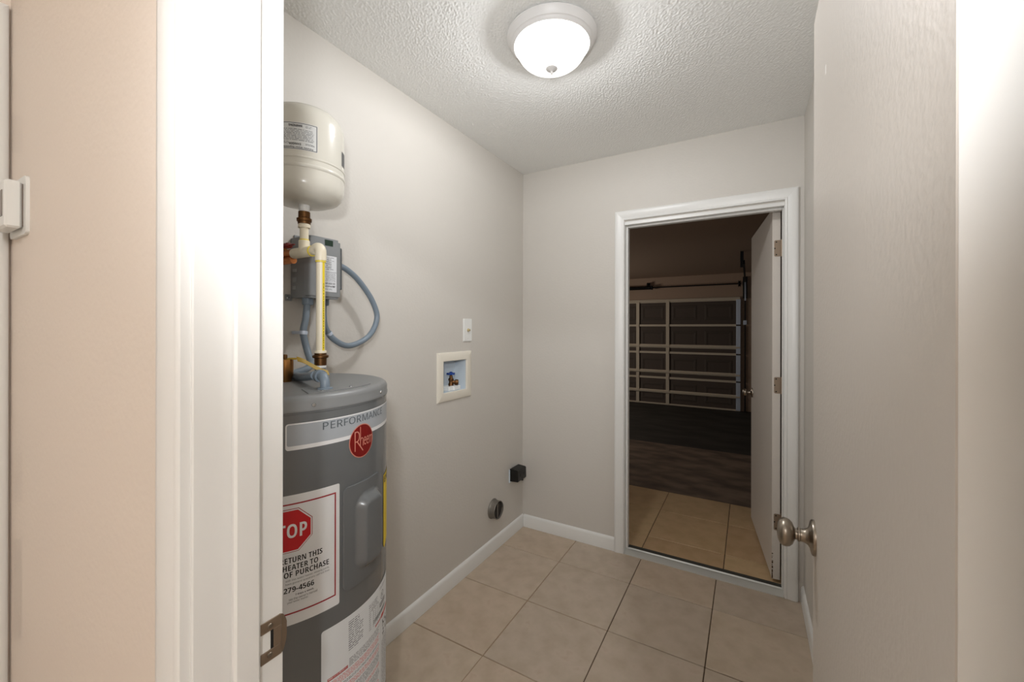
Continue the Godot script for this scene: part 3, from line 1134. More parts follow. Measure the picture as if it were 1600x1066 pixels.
func build_heater() -> void:
	var o := thing("water_heater", "tall grey cylindrical electric water heater with white STOP label beside the left door frame", "water heater")
	var axis := Transform3D(Basis(), V(HX, 0, HZ))
	var st := begin()
	lathe(st, [Vector2(0.0, 0.0), Vector2(0.23, 0.0), Vector2(0.235, 0.03), Vector2(0.257, 0.032), Vector2(HR, 0.036), Vector2(HR, 1.186), Vector2(HR + 0.0015, 1.187), Vector2(HR + 0.0015, 1.191)], axis, 96)
	put("jacket", st, "heater_grey", o)
	st = begin()
	lathe(st, [Vector2(HR, 1.191), Vector2(HR + 0.003, 1.1915), Vector2(HR + 0.003, 1.196), Vector2(HR + 0.0018, 1.198), Vector2(HR + 0.0018, 1.212), Vector2(HR - 0.001, 1.2185), Vector2(HR - 0.006, 1.2225), Vector2(HR - 0.012, 1.2243), Vector2(HR - 0.02, 1.2245), Vector2(0.0, 1.2245)], axis, 96)
	var cap := put("top_cap", st, "heater_top", o)
	for a in [72.0, 117.2, 27.0, 162.0, -18.0]:
		var f := on_heater(deg_to_rad(a) * HR, 1.204, 0.0018)
		screw(cap, f[0], f[1], 0.0045)
	# cover of the wiring compartment on the top
	st = begin()
	var cover := PackedVector2Array()
	for k in 17:
		var a := deg_to_rad(lerpf(71.0, 116.0, k / 16.0))
		cover.append(Vector2(sin(a), cos(a)) * 0.236)
	for k in 17:
		var a := deg_to_rad(lerpf(114.0, 73.0, k / 16.0))
		cover.append(Vector2(sin(a), cos(a)) * 0.158)
	prism(st, cover, V(HX, 1.2245, HZ), V(1, 0, 0), V(0, 0, -1), Vector3.UP, 0.0022)
	var wc := put("wiring_cover", st, "heater_top", o)
	for a in [80.0, 100.0]:
		screw(wc, V(HX + 0.222 * sin(deg_to_rad(a)), 1.2265, HZ - 0.222 * cos(deg_to_rad(a))), Vector3.UP, 0.0045)
	# upper access panel: a curved plate with a pressed dome
	st = begin()
	panel_plate(st, 0.4585, 0.885, 0.0665, 0.118)
	var ap := put("access_panel", st, "heater_grey", o)
	for y in [0.993, 0.771]:
		var f := on_heater(0.461, y, 0.004)
		screw(ap, f[0], f[1], 0.004)
	# silver band with its white keyline
	st = begin()
	patch(st, moved(rounded(0.40, 0.056, 0.006), Vector2(0.4725, 1.1405)), on_heater, 0.0003)
	var band := put("band_border", st, "label_white", o)
	st = begin()
	patch(st, moved(rounded(0.3945, 0.0445, 0.004), Vector2(0.4725, 1.1435)), on_heater, 0.0006)
	put("band", st, "band_silver", band)
	st = begin()
	words(st, "PERFORMANCE", on_heater, 0.0010, 0.3455, 0.541, 1.1465, 1.1625, false)
	put("lettering", st, "letter_grey", band)
	# round red badge
	st = begin()
	patch(st, moved(circle(0.040, 36), Vector2(0.4475, 1.1005)), on_heater, 0.0012, 0.006)
	var badge := put("badge_rim", st, "logo_rose", o)
	st = begin()
	patch(st, moved(circle(0.0378, 36), Vector2(0.4475, 1.1005)), on_heater, 0.0016, 0.006)
	put("badge_disc", st, "logo_red", badge)
	st = begin()
	stroke(st, [Vector2(0.4240, 1.0795), Vector2(0.4240, 1.1255)], 0.0026, on_heater, 0.0021)
	var bowl := [Vector2(0.4235, 1.1245)]
	for k in 9:
		var a := PI / 2 - PI * k / 8.0
		bowl.append(Vector2(0.4300 + 0.0072 * cos(a), 1.1130 + 0.0115 * sin(a)))
	bowl.append(Vector2(0.4245, 1.1015))
	stroke(st, bowl, 0.0024, on_heater, 0.0022)
	stroke(st, [Vector2(0.4300, 1.1015), Vector2(0.4490, 1.0765)], 0.0026, on_heater, 0.0023)
	stroke(st, [Vector2(0.4402, 1.0885), Vector2(0.4402, 1.1350)], 0.0022, on_heater, 0.0024)
	var arch := [Vector2(0.4405, 1.101)]
	for k in 7:
		var a := PI - PI * k / 6.0
		arch.append(Vector2(0.4450 + 0.0040 * cos(a), 1.1025 + 0.0050 * sin(a)))
	arch.append(Vector2(0.4490, 1.0885))
	stroke(st, arch, 0.0020, on_heater, 0.0025)
	words(st, "eem", on_heater, 0.0024, 0.4520, 0.4835, 1.0883, 1.1085, false)
	put("badge_lettering", st, "logo_rose", badge)
	# the STOP label
	st = begin()
	patch(st, moved(rounded(0.211, 0.272, 0.004), Vector2(0.2785, 0.883)), on_heater, 0.0004)
	var lab := put("stop_label", st, "label_white", o)
	st = begin()
	for r in [rect(0.185, 0.375, 0.9985, 1.0015), rect(0.185, 0.375, 0.770, 0.773), rect(0.3722, 0.3752, 0.770, 1.0015), rect(0.1848, 0.1878, 0.770, 1.0015)]:
		patch(st, r, on_heater, 0.0008)
	patch(st, octagon(Vector2(0.279, 0.945), 0.0455), on_heater, 0.0008, 0.006)
	put("red_border", st, "label_dark_red", lab)
	st = begin()
	patch(st, octagon(Vector2(0.279, 0.945), 0.0442), on_heater, 0.0012, 0.006)
	put("white_keyline", st, "label_white", lab)
	st = begin()
	patch(st, octagon(Vector2(0.279, 0.945), 0.0418), on_heater, 0.0016, 0.006)
	put("red_octagon", st, "label_red", lab)
	st = begin()
	words(st, "STOP", on_heater, 0.0021, 0.2435, 0.3135, 0.930, 0.9590)
	put("stop_word", st, "label_white", lab)
	st = begin()
	words(st, "RETURN THIS", on_heater, 0.0009, 0.2635, 0.345, 0.8775, 0.889)
	words(st, "HEATER TO", on_heater, 0.0009, 0.2685, 0.336, 0.862, 0.8733)
	words(st, "OF PURCHASE", on_heater, 0.0009, 0.2705, 0.3592, 0.8475, 0.859)
	words(st, "279-4566", on_heater, 0.0009, 0.270, 0.328, 0.8155, 0.8268)
	words(st, "7 days a week.", on_heater, 0.0009, 0.2915, 0.328, 0.8055, 0.8105)
	put("black_lettering", st, "label_black", lab)
	st = begin()
	words(st, "with this water heater, missing parts,", on_heater, 0.0009, 0.2735, 0.360, 0.8382, 0.8435, false)
	words(st, "have general questions call toll free", on_heater, 0.0009, 0.2735, 0.360, 0.8312, 0.8365, false)
	words(st, "see the owner's manual", on_heater, 0.0009, 0.2795, 0.3345, 0.7988, 0.8038, false)
	words(st, "your water heater.", on_heater, 0.0009, 0.2765, 0.317, 0.7925, 0.7972, false)
	put("grey_lettering", st, "label_grey", lab)
	# the rating and warning label low on the jacket
	st = begin()
	patch(st, moved(rounded(0.257, 0.30, 0.006), Vector2(0.4715, 0.554)), on_heater, 0.0005)
	put("rating_label", st, "rating_label", o)
	# the yellow energy label on the far side
	st = begin()
	patch(st, rect(0.558, 0.70, 0.792, 0.978), on_heater, 0.0008)
	patch(st, PackedVector2Array([Vector2(0.558, 0.792), Vector2(0.60, 0.792), Vector2(0.568, 0.781)]), on_heater, 0.0008)
	var yl := put("energy_label", st, "label_yellow", o)
	st = begin()
	words(st, "ENERGY", on_heater, 0.0014, 0.563, 0.695, 0.956, 0.972)
	put("lettering", st, "label_black", yl)


# a pen line of width w through the points, laid on the surface
func stroke(st: SurfaceTool, pts: Array, w: float, wrap: Callable, off: float) -> void:
	for k in pts.size() - 1:
		var a: Vector2 = pts[k]
		var b: Vector2 = pts[k + 1]
		var d := (b - a).normalized() * w / 2
		var e := Vector2(-d.y, d.x)
		var over := d * (0.5 if pts.size() > 2 else 0.0)
		patch(st, PackedVector2Array([a - e - over, b - e + over, b + e + over, a + e - over]), wrap, off + 0.00004 * (k % 2))


func plate_half(dy: float, hw: float, hh: float, r: float) -> float:
	var e := absf(dy) - (hh - r)
	return hw if e <= 0.0 else hw - r + sqrt(maxf(0.0, r * r - e * e))


func panel_rise(x: float, y: float) -> float:
	# pressed dome: distance inside a rounded rectangle
	var q := Vector2(absf(x - 0.008) - (0.047 - 0.034), absf(y - 0.0) - (0.092 - 0.034))
	var d := Vector2(maxf(q.x, 0), maxf(q.y, 0)).length() + minf(maxf(q.x, q.y), 0.0) - 0.034
	return 0.006 + 0.019 * smoothstep(0.0, 0.022, -d)


func panel_plate(st: SurfaceTool, cs: float, cy: float, hw: float, hh: float) -> void:
	var r := 0.014
	var ys := []
	for k in 7:
		ys.append(-hh + r * (1.0 - cos(PI / 2 * k / 6.0)))
	for k in range(1, 44):
		ys.append(lerpf(-hh + r, hh - r, k / 44.0))
	for k in 7:
		ys.append(hh - r + r * sin(PI / 2 * k / 6.0))
	var n := 46
	var grid := []
	for y in ys:
		var w := maxf(plate_half(y, hw, hh, r), 0.0005)
		var row := []
		for k in n + 1:
			var x := -w + 2 * w * k / n
			if k == 1:
				x = -w + 0.0022
			elif k == n - 1:
				x = w - 0.0022
			x = clampf(x, -w, w)
			var h := panel_rise(x, y)
			var e := 0.0006
			var gx := (panel_rise(x + e, y) - panel_rise(x - e, y)) / (2 * e)
			var gy := (panel_rise(x, y + e) - panel_rise(x, y - e)) / (2 * e)
			var a := (cs + x) / HR
			var along_s := V(cos(a), 0, sin(a))
			var rim := Vector2((-1.0 if k == 0 else 1.0 if k == n else 0.0), (-1.0 if y == ys[0] else 1.0 if y == ys[-1] else 0.0))
			if rim != Vector2.ZERO:
				h = 0.0018
			var f := on_heater(cs + x, cy + y, h)
			var nn: Vector3 = f[1] - along_s * gx - Vector3.UP * gy + along_s * rim.x * 0.8 + Vector3.UP * rim.y * 0.8
			row.append([f[0], nn.normalized(), on_heater(cs + x, cy + y, 0.0)[0]])
		grid.append(row)
	for j in grid.size() - 1:
		for k in n:
			var a = grid[j][k]
			var b = grid[j][k + 1]
			var c = grid[j + 1][k + 1]
			var d = grid[j + 1][k]
			tri(st, a[0], b[0], c[0], a[1], b[1], c[1])
			tri(st, a[0], c[0], d[0], a[1], c[1], d[1])
		for k in [0, n]:
			var a = grid[j][k]
			var b = grid[j + 1][k]
			var out: Vector3 = (grid[j][k][0] - grid[j][n / 2][0]).normalized()
			face(st, [a[0], b[0], b[2], a[2]], out)
	for j in [0, grid.size() - 1]:
		for k in n:
			face(st, [grid[j][k][0], grid[j][k + 1][0], grid[j][k + 1][2], grid[j][k][2]], Vector3.DOWN if j == 0 else Vector3.UP)


# ==================================================================== tank, pipes, valve
const TX := -1.166
const TZ := 0.762
const TR := 0.112


func on_tank(s: float, y: float, off: float) -> Array:
	var a := s / TR
	var n := V(sin(a), 0, -cos(a))
	return [V(TX, y, TZ) + n * (TR + off), n]


func build_tank_and_pipes() -> void:
	var o := thing("expansion_tank", "cream steel expansion tank standing on a pipe above the water heater", "expansion tank")
	var ax := Transform3D(Basis(), V(TX, 0, TZ))
	var st := begin()
	var p := [Vector2(0.0, 1.7405), Vector2(0.02, 1.7405), Vector2(0.05, 1.7415), Vector2(0.075, 1.745), Vector2(0.094, 1.753), Vector2(0.106, 1.766), Vector2(0.111, 1.783), Vector2(TR, 1.80), Vector2(TR, 1.818),
		Vector2(TR + 0.0022, 1.8205), Vector2(TR + 0.0028, 1.824), Vector2(TR + 0.0022, 1.8275), Vector2(TR, 1.83), Vector2(TR, 1.843), Vector2(TR + 0.0018, 1.845), Vector2(TR + 0.0018, 1.848), Vector2(TR, 1.850),
		Vector2(TR, 1.952), Vector2(0.110, 1.972), Vector2(0.102, 1.992), Vector2(0.088, 2.007), Vector2(0.066, 2.017), Vector2(0.04, 2.022), Vector2(0.018, 2.0235), Vector2(0.0, 2.0238)]
	lathe(st, p, ax, 72)
	put("shell", st, "tank_enamel", o)
	st = begin()
	lathe(st, [Vector2(0.0, 1.712), Vector2(0.0145, 1.712), Vector2(0.0145, 1.721)], ax, 24)
	lathe(st, [Vector2(0.0145, 1.721), Vector2(0.0152, 1.722), Vector2(0.0155, 1.741), Vector2(0.018, 1.742)], ax, 24)
	put("taped_nipple", st, "tape_white", o)
	st = begin()
	patch(st, rect(-0.055, 0.145, 1.8645, 1.9395), on_tank, 0.0004)
	var lb := put("label", st, "tank_label", o)
	st = begin()
	words(st, "WARNING", on_tank, 0.0009, 0.0715, 0.1065, 1.9268, 1.9335, true, true)
	words(st, "DANGER", on_tank, 0.0009, 0.0725, 0.1025, 1.8765, 1.8825, true, true)
	words(st, "Potable Water Expansion", on_tank, 0.0009, 0.054, 0.133, 1.868, 1.8735, true, true)
	put("lettering", st, "label_black", lb)
	st = begin()
	patch(st, rect(0.236, 0.27, 1.862, 1.905), on_tank, 0.0004)
	put("side_label", st, "label_grey", o)
	st = begin()
	lathe(st, [Vector2(0, 2.0235), Vector2(0.013, 2.0235), Vector2(0.013, 2.034), Vector2(0.010, 2.037), Vector2(0, 2.037)], ax, 16)
	put("air_valve_cap", st, "primer_yellow", o)

	# the plastic riser: heater nipple, pipe, elbow, tee, and the copper that comes out of the wall
	var w := thing("water_pipe", "cream plastic water pipe with brass fittings rising from heater to tank", "pipe")
	var px := -1.087
	var pz := 0.762
	var up := Transform3D(Basis(), V(px, 0, pz))
	st = begin()
	lathe(st, [Vector2(0.0, 1.2245), Vector2(0.021, 1.2245), Vector2(0.021, 1.228), Vector2(0.0155, 1.229), Vector2(0.0155, 1.254), Vector2(0.0, 1.254)], up, 28)
	put("steel_nipple", st, "steel", w)
	st = begin()
	lathe(st, [Vector2(0.0, 1.2535), Vector2(0.0152, 1.2535), Vector2(0.016, 1.255), Vector2(0.0157, 1.261), Vector2(0.0, 1.262)], up, 24)
	put("thread_tape", st, "tape_white", w)
	st = begin()
	lathe(st, [Vector2(0.0, 1.2605), Vector2(0.0165, 1.2605), Vector2(0.0168, 1.281), Vector2(0.0195, 1.282), Vector2(0.0222, 1.2835), Vector2(0.0222, 1.289), Vector2(0.0195, 1.2905), Vector2(0.0165, 1.292), Vector2(0.0165, 1.2965), Vector2(0.0, 1.2965)], up, 28)
	put("brass_adapter", st, "brass_dark", w)
	st = begin()
	lathe(st, [Vector2(0.0, 1.296), Vector2(0.0160, 1.296), Vector2(0.0163, 1.302), Vector2(0.0155, 1.3035), Vector2(0.0, 1.3035)], up, 24)
	put("adapter_collar", st, "pipe_cream", w)
	st = begin()
	tube(st, PackedVector3Array([V(px, 1.300, pz), V(px, 1.59, pz)]), 0.0122, 28)
	var pipe := put("pipe", st, "pipe_cream", w)
	var on_pipe := func(s: float, y: float, off: float) -> Array:
		var a := s / 0.0122
		var n := V(sin(a), 0, -cos(a))
		return [V(px, y, pz) + n * (0.0122 + off), n]
	st = begin()
	patch(st, rect(0.0165, 0.0245, 1.304, 1.565), on_pipe, 0.00025, 0.002)
	put("yellow_stripe", st, "stripe_yellow", pipe)
	st = begin()
	var y := 1.31
	while y < 1.50:
		var h := rng.randf_range(0.0018, 0.005)
		patch(st, rect(0.0195, 0.0212, y, y + h), on_pipe, 0.0005, 0.002)
		y += h + rng.randf_range(0.0015, 0.006)
	put("pipe_print", st, "label_black", pipe).set_meta("kind", "stuff")
	# elbow: socket, bend and the short run to the tee
	st = begin()
	lathe(st, [Vector2(0.0122, 1.567), Vector2(0.0155, 1.567), Vector2(0.0158, 1.570), Vector2(0.0156, 1.592)], up, 28)
	tube(st, smooth_path([V(px, 1.588, pz), V(px - 0.0005, 1.596, pz), V(px - 0.006, 1.6035, pz), V(px - 0.016, 1.6055, pz), V(px - 0.03, 1.6, pz)], 6), 0.0154, 28)
	put("elbow", st, "pipe_cream", w)
	st = begin()
	lathe(st, [Vector2(0.0122, 1.5615), Vector2(0.0142, 1.562), Vector2(0.0145, 1.567), Vector2(0.0122, 1.567)], up, 24)
	put("primer_ring", st, "primer_yellow", w)
	st = begin()
	tube(st, PackedVector3Array([V(px - 0.02, 1.599, pz), V(TX + 0.02, 1.599, TZ)]), 0.0125, 24)
	put("pipe", st, "pipe_cream", w)
	st = begin()
	var run := along(V(TX, 1.599, TZ), V(1, 0, 0))
	lathe(st, [Vector2(0.011, -0.052), Vector2(0.0152, -0.052), Vector2(0.0158, -0.05), Vector2(0.0158, 0.035), Vector2(0.0152, 0.037), Vector2(0.0122, 0.037)], run, 28)
	lathe(st, [Vector2(0.0157, 1.60), Vector2(0.0157, 1.632), Vector2(0.015, 1.634), Vector2(0.0122, 1.634)], ax, 28)
	put("tee", st, "pipe_cream", w)
	st = begin()
	lathe(st, [Vector2(0.0122, 0.0365), Vector2(0.0160, 0.0365), Vector2(0.0163, 0.0385), Vector2(0.0155, 0.0395), Vector2(0.0122, 0.0395)], run, 28)
	put("primer_ring", st, "primer_yellow", w)
	st = begin()
	lathe(st, [Vector2(0.0122, 1.6335), Vector2(0.0135, 1.6340), Vector2(0.0130, 1.638), Vector2(0.0122, 1.638)], ax, 24)
	put("primer_ring", st, "primer_yellow", w)
	st = begin()
	tube(st, PackedVector3Array([V(TX, 1.62, TZ), V(TX, 1.69, TZ)]), 0.0122, 28)
	put("pipe", st, "pipe_cream", w)
	st = begin()
	lathe(st, [Vector2(0.0122, 1.672), Vector2(0.0165, 1.672), Vector2(0.0172, 1.674), Vector2(0.0172, 1.682), Vector2(0.0155, 1.684), Vector2(0.0155, 1.69)], ax, 28)
	put("adapter_collar", st, "pipe_cream", w)
	st = begin()
	lathe(st, [Vector2(0.0, 1.684), Vector2(0.0178, 1.684), Vector2(0.0182, 1.691), Vector2(0.0208, 1.692), Vector2(0.0212, 1.700), Vector2(0.0185, 1.7015), Vector2(0.0165, 1.703), Vector2(0.0165, 1.7205), Vector2(0.0, 1.7205)], ax, 28)
	put("brass_adapter", st, "brass_dark", w)
	st = begin()
	tube(st, PackedVector3Array([V(XL + 0.001, 1.604, TZ), V(TX - 0.045, 1.602, TZ)]), 0.0112, 20)
	tube(st, PackedVector3Array([V(XL + 0.001, 1.5795, TZ), V(-1.219, 1.5795, TZ)]), 0.0108, 20)
	put("copper_stub", st, "copper", w)
	st = begin()
	lathe(st, [Vector2(0.0112, -0.02), Vector2(0.016, -0.02), Vector2(0.017, -0.012), Vector2(0.017, 0.012), Vector2(0.016, 0.02), Vector2(0.0112, 0.02)], along(V(-1.285, 1.604, TZ), V(1, 0, 0)), 20)
	tube(st, PackedVector3Array([V(-1.285, 1.61, TZ), V(-1.285, 1.632, TZ)]), 0.006, 12)
	var sv := put("shutoff_valve", st, "brass", w)
	st = begin()
	box(st, -1.30, -1.238, 1.620, 1.635, TZ - 0.012, TZ + 0.012, 0.005)
	box(st, -1.24, -1.215, 1.626, 1.630, TZ - 0.003, TZ + 0.003, 0.001)
	put("red_handle", st, "handle_red", sv)

	# brass relief valve with its yellow tag, on the heater top
	var v := thing("relief_valve", "brass valve body on the heater top next to the door frame", "valve")
	var vt := Transform3D(Basis(), V(-1.086, 0, 0.655))
	st = begin()
	lathe(st, [Vector2(0.0, 1.2245), Vector2(0.016, 1.2245), Vector2(0.0175, 1.235), Vector2(0.0205, 1.243), Vector2(0.0208, 1.262), Vector2(0.0205, 1.282), Vector2(0.019, 1.285), Vector2(0.0, 1.2855)], vt, 28)
	put("body", st, "brass", v)
	st = begin()
	lathe(st, [Vector2(0.0, 1.285), Vector2(0.006, 1.285), Vector2(0.006, 1.296), Vector2(0.0045, 1.298), Vector2(0.0, 1.298)], vt, 6)
	put("stem_nut", st, "brass_dark", v)
	st = begin()
	var strap := [V(-1.086, 1.2862, 0.655), V(-1.066, 1.2868, 0.668), V(-1.05, 1.281, 0.683), V(-1.037, 1.266, 0.703), V(-1.024, 1.252, 0.722), V(-1.016, 1.2445, 0.738)]
	var sp := smooth_path(strap, 6)
	for k in sp.size() - 1:
		var wv := V(-0.006, 0.006, 0.002)
		if k < 8:
			wv = V(-0.004, 0.0015, 0.006)
		var wv2 := wv
		var nn := (sp[k + 1] - sp[k]).cross(wv).normalized()
		face(st, [sp[k] - wv, sp[k] + wv, sp[k + 1] + wv2, sp[k + 1] - wv2], nn)
		face(st, [sp[k] - wv - nn * 0.0008, sp[k] + wv - nn * 0.0008, sp[k + 1] + wv2 - nn * 0.0008, sp[k + 1] - wv2 - nn * 0.0008], -nn)
	var tg := put("tag_strap", st, "tag_yellow", v)
	tg.set_meta("label", "curled yellow tag strap")


# ==================================================================== disconnect box and its conduits
func build_disconnect() -> void:
	var o := thing("switch_box", "grey electrical disconnect box on the left wall behind the pipes", "switch box")
	var st := begin()
	prism(st, rounded(0.112, 0.084, 0.004), V(XL + 0.042, 1.472, 0.894), V(0, 0, 1), V(1, 0, 0), Vector3.UP, 0.204)
	put("body", st, "box_grey", o)
	# cover: rounded front corners, upright prism with a domed face
	st = begin()
	var cv := PackedVector2Array([Vector2(-0.061, 0.0)])
	for k in 6:
		var a := PI / 2 * k / 5.0
		cv.append(Vector2(-0.061 + 0.012 * (1 - cos(a)), 0.018 + 0.012 * sin(a)))
	for k in 6:
		var a := PI / 2 * k / 5.0
		cv.append(Vector2(0.061 - 0.012 * (1 - sin(a)), 0.018 + 0.012 * cos(a)))
	cv.append(Vector2(0.061, 0.0))
	prism(st, cv, V(-1.275, 1.478, 0.894), V(0, 0, 1), V(1, 0, 0), Vector3.UP, 0.190)
	var cv2 := PackedVector2Array()
	for q in cv:
		cv2.append(Vector2(q.x * 0.9, q.y * 0.86))
	prism(st, cv2, V(-1.275, 1.470, 0.894), V(0, 0, 1), V(1, 0, 0), Vector3.UP, 0.207)
	put("cover", st, "box_grey", o)
	st = begin()
	box(st, -1.284, -1.262, 1.506, 1.655, 0.955, 0.971, 0.003)
	put("hinge_flange", st, "box_dark", o)
	st = begin()
	box(st, -1.2455, -1.2445, 1.4935, 1.6165, 0.868, 0.934, 0.0002)
	put("label_edge", st, "label_white", o)
	st = begin()
	var on_box := func(s: float, y: float, off: float) -> Array:
		return [V(-1.2445 + off, y, s), Vector3(1, 0, 0)]
	patch(st, rect(0.869, 0.933, 1.4945, 1.6155), on_box, 0.0003, 1.0)
	put("printed_label", st, "box_label", o)
	st = begin()
	box(st, -1.2455, -1.2440, 1.6505, 1.6705, 0.888, 0.9195, 0.0003)
	put("green_sticker", st, "sticker_green", o)
	st = begin()   # raised marks on the near side
	for q in [[1.50, 0.012], [1.525, 0.016], [1.56, 0.010], [1.59, 0.014]]:
		box(st, -1.345, -1.325, q[0], q[0] + q[1], 0.8366, 0.8385, 0.0004)
	put("moulded_marks", st, "mark_grey", o).set_meta("kind", "stuff")
	st = begin()
	box(st, XL, XL + 0.006, 1.462, 1.484, 0.818, 0.842, 0.002)
	var lug := put("mounting_lug", st, "box_grey", o)
	st = begin()
	box(st, XL, XL + 0.006, 1.672, 1.690, 0.848, 0.872, 0.002)
	put("mounting_lug", st, "box_grey", o)
	screw(lug, V(XL + 0.006, 1.472, 0.826), V(1, 0, 0), 0.006)

	var c := thing("conduit", "blue-grey flexible conduit from switch box down to the heater top", "conduit")
	var lp := smooth_path([V(-1.295, 1.474, 0.86), V(-1.29, 1.43, 0.852), V(-1.282, 1.397, 0.843), V(-1.28, 1.354, 0.834), V(-1.27, 1.30, 0.84), V(-1.235, 1.258, 0.83), V(-1.19, 1.244, 0.79), V(-1.165, 1.2365, 0.735), V(-1.145, 1.2365, 0.695), V(-1.10, 1.2365, 0.690), V(-1.05, 1.2375, 0.675), V(-0.99, 1.244, 0.655), V(-0.93, 1.2525, 0.637)], 8)
	st = begin()
	tube(st, lp, 0.0108, 18)
	put("hose", st, "conduit_blue_grey", c)
	st = begin()
	lathe(st, [Vector2(0.0, 0.0), Vector2(0.018, 0.0), Vector2(0.018, 0.018), Vector2(0.0165, 0.023), Vector2(0.0112, 0.024)], along(V(-1.295, 1.471, 0.86), V(0.02, -1, -0.03)), 20)
	put("connector", st, "conduit_blue_grey", c)
	st = begin()
	lathe(st, [Vector2(0.0112, -0.006), Vector2(0.0122, -0.006), Vector2(0.0122, 0.006), Vector2(0.0112, 0.006)], along(V(-1.28, 1.354, 0.834), V(0.02, -1, -0.1)), 20)
	box(st, XL, -1.282, 1.349, 1.359, 0.842, 0.852, 0.001)
	put("pipe_clip", st, "galvanised", c)
	# the elbow on the wiring cover
	st = begin()
	var d := V(-0.205, 0, 0.062).normalized()
	var base := V(-0.863, 1.2265, 0.617)
	lathe(st, [Vector2(0.0, 0.0), Vector2(0.017, 0.0), Vector2(0.017, 0.003), Vector2(0.011, 0.0045)], Transform3D(Basis(), base), 24)
	tube(st, smooth_path([base, base + Vector3(0, 0.010, 0), base + Vector3(0, 0.019, 0) + d * 0.003, base + Vector3(0, 0.0265, 0) + d * 0.012, base + Vector3(0, 0.0275, 0) + d * 0.026, base + Vector3(0, 0.0265, 0) + d * 0.045], 6), 0.0108, 20)
	lathe(st, [Vector2(0.0108, -0.008), Vector2(0.0148, -0.008), Vector2(0.0152, -0.004), Vector2(0.0152, 0.008), Vector2(0.0140, 0.011), Vector2(0.0108, 0.012)], along(base + Vector3(0, 0.0272, 0) + d * 0.034, d), 24)
	put("elbow_connector", st, "conduit_blue_grey", c)

	c = thing("conduit", "blue-grey flexible conduit curving in a loop right of the switch box", "conduit")
	st = begin()
	var rp := smooth_path([V(-1.31, 1.474, 0.932), V(-1.308, 1.43, 0.928), V(-1.305, 1.371, 0.934), V(-1.30, 1.328, 0.966), V(-1.297, 1.3035, 1.029), V(-1.297, 1.337, 1.118), V(-1.297, 1.408, 1.160), V(-1.297, 1.479, 1.136), V(-1.298, 1.552, 1.072), V(-1.298, 1.590, 1.012), V(-1.298, 1.601, 0.965)], 9)
	tube(st, rp, 0.0106, 18)
	put("hose", st, "conduit_blue_grey", c)
	st = begin()
	lathe(st, [Vector2(0.0, 0.0), Vector2(0.0165, 0.0), Vector2(0.0165, 0.016), Vector2(0.015, 0.021), Vector2(0.011, 0.022)], along(V(-1.31, 1.471, 0.932), V(0, -1, 0)), 20)
	put("connector", st, "conduit_blue_grey", c)
	st = begin()
	lathe(st, [Vector2(0.0, 0.0), Vector2(0.014, 0.0), Vector2(0.014, 0.02), Vector2(0.0125, 0.026), Vector2(0.011, 0.027)], along(V(-1.298, 1.603, 0.951), V(0, -0.25, 1)), 20)
	put("connector", st, "conduit_blue_grey", c)
	st = begin()
	lathe(st, [Vector2(0.011, -0.005), Vector2(0.012, -0.005), Vector2(0.012, 0.005), Vector2(0.011, 0.005)], along(V(-1.303, 1.349, 0.947), V(0.0, -1, 0.7)), 20)
	box(st, XL, -1.30, 1.352, 1.358, 0.945, 0.955, 0.001)
	put("pipe_clip", st, "galvanised", c)


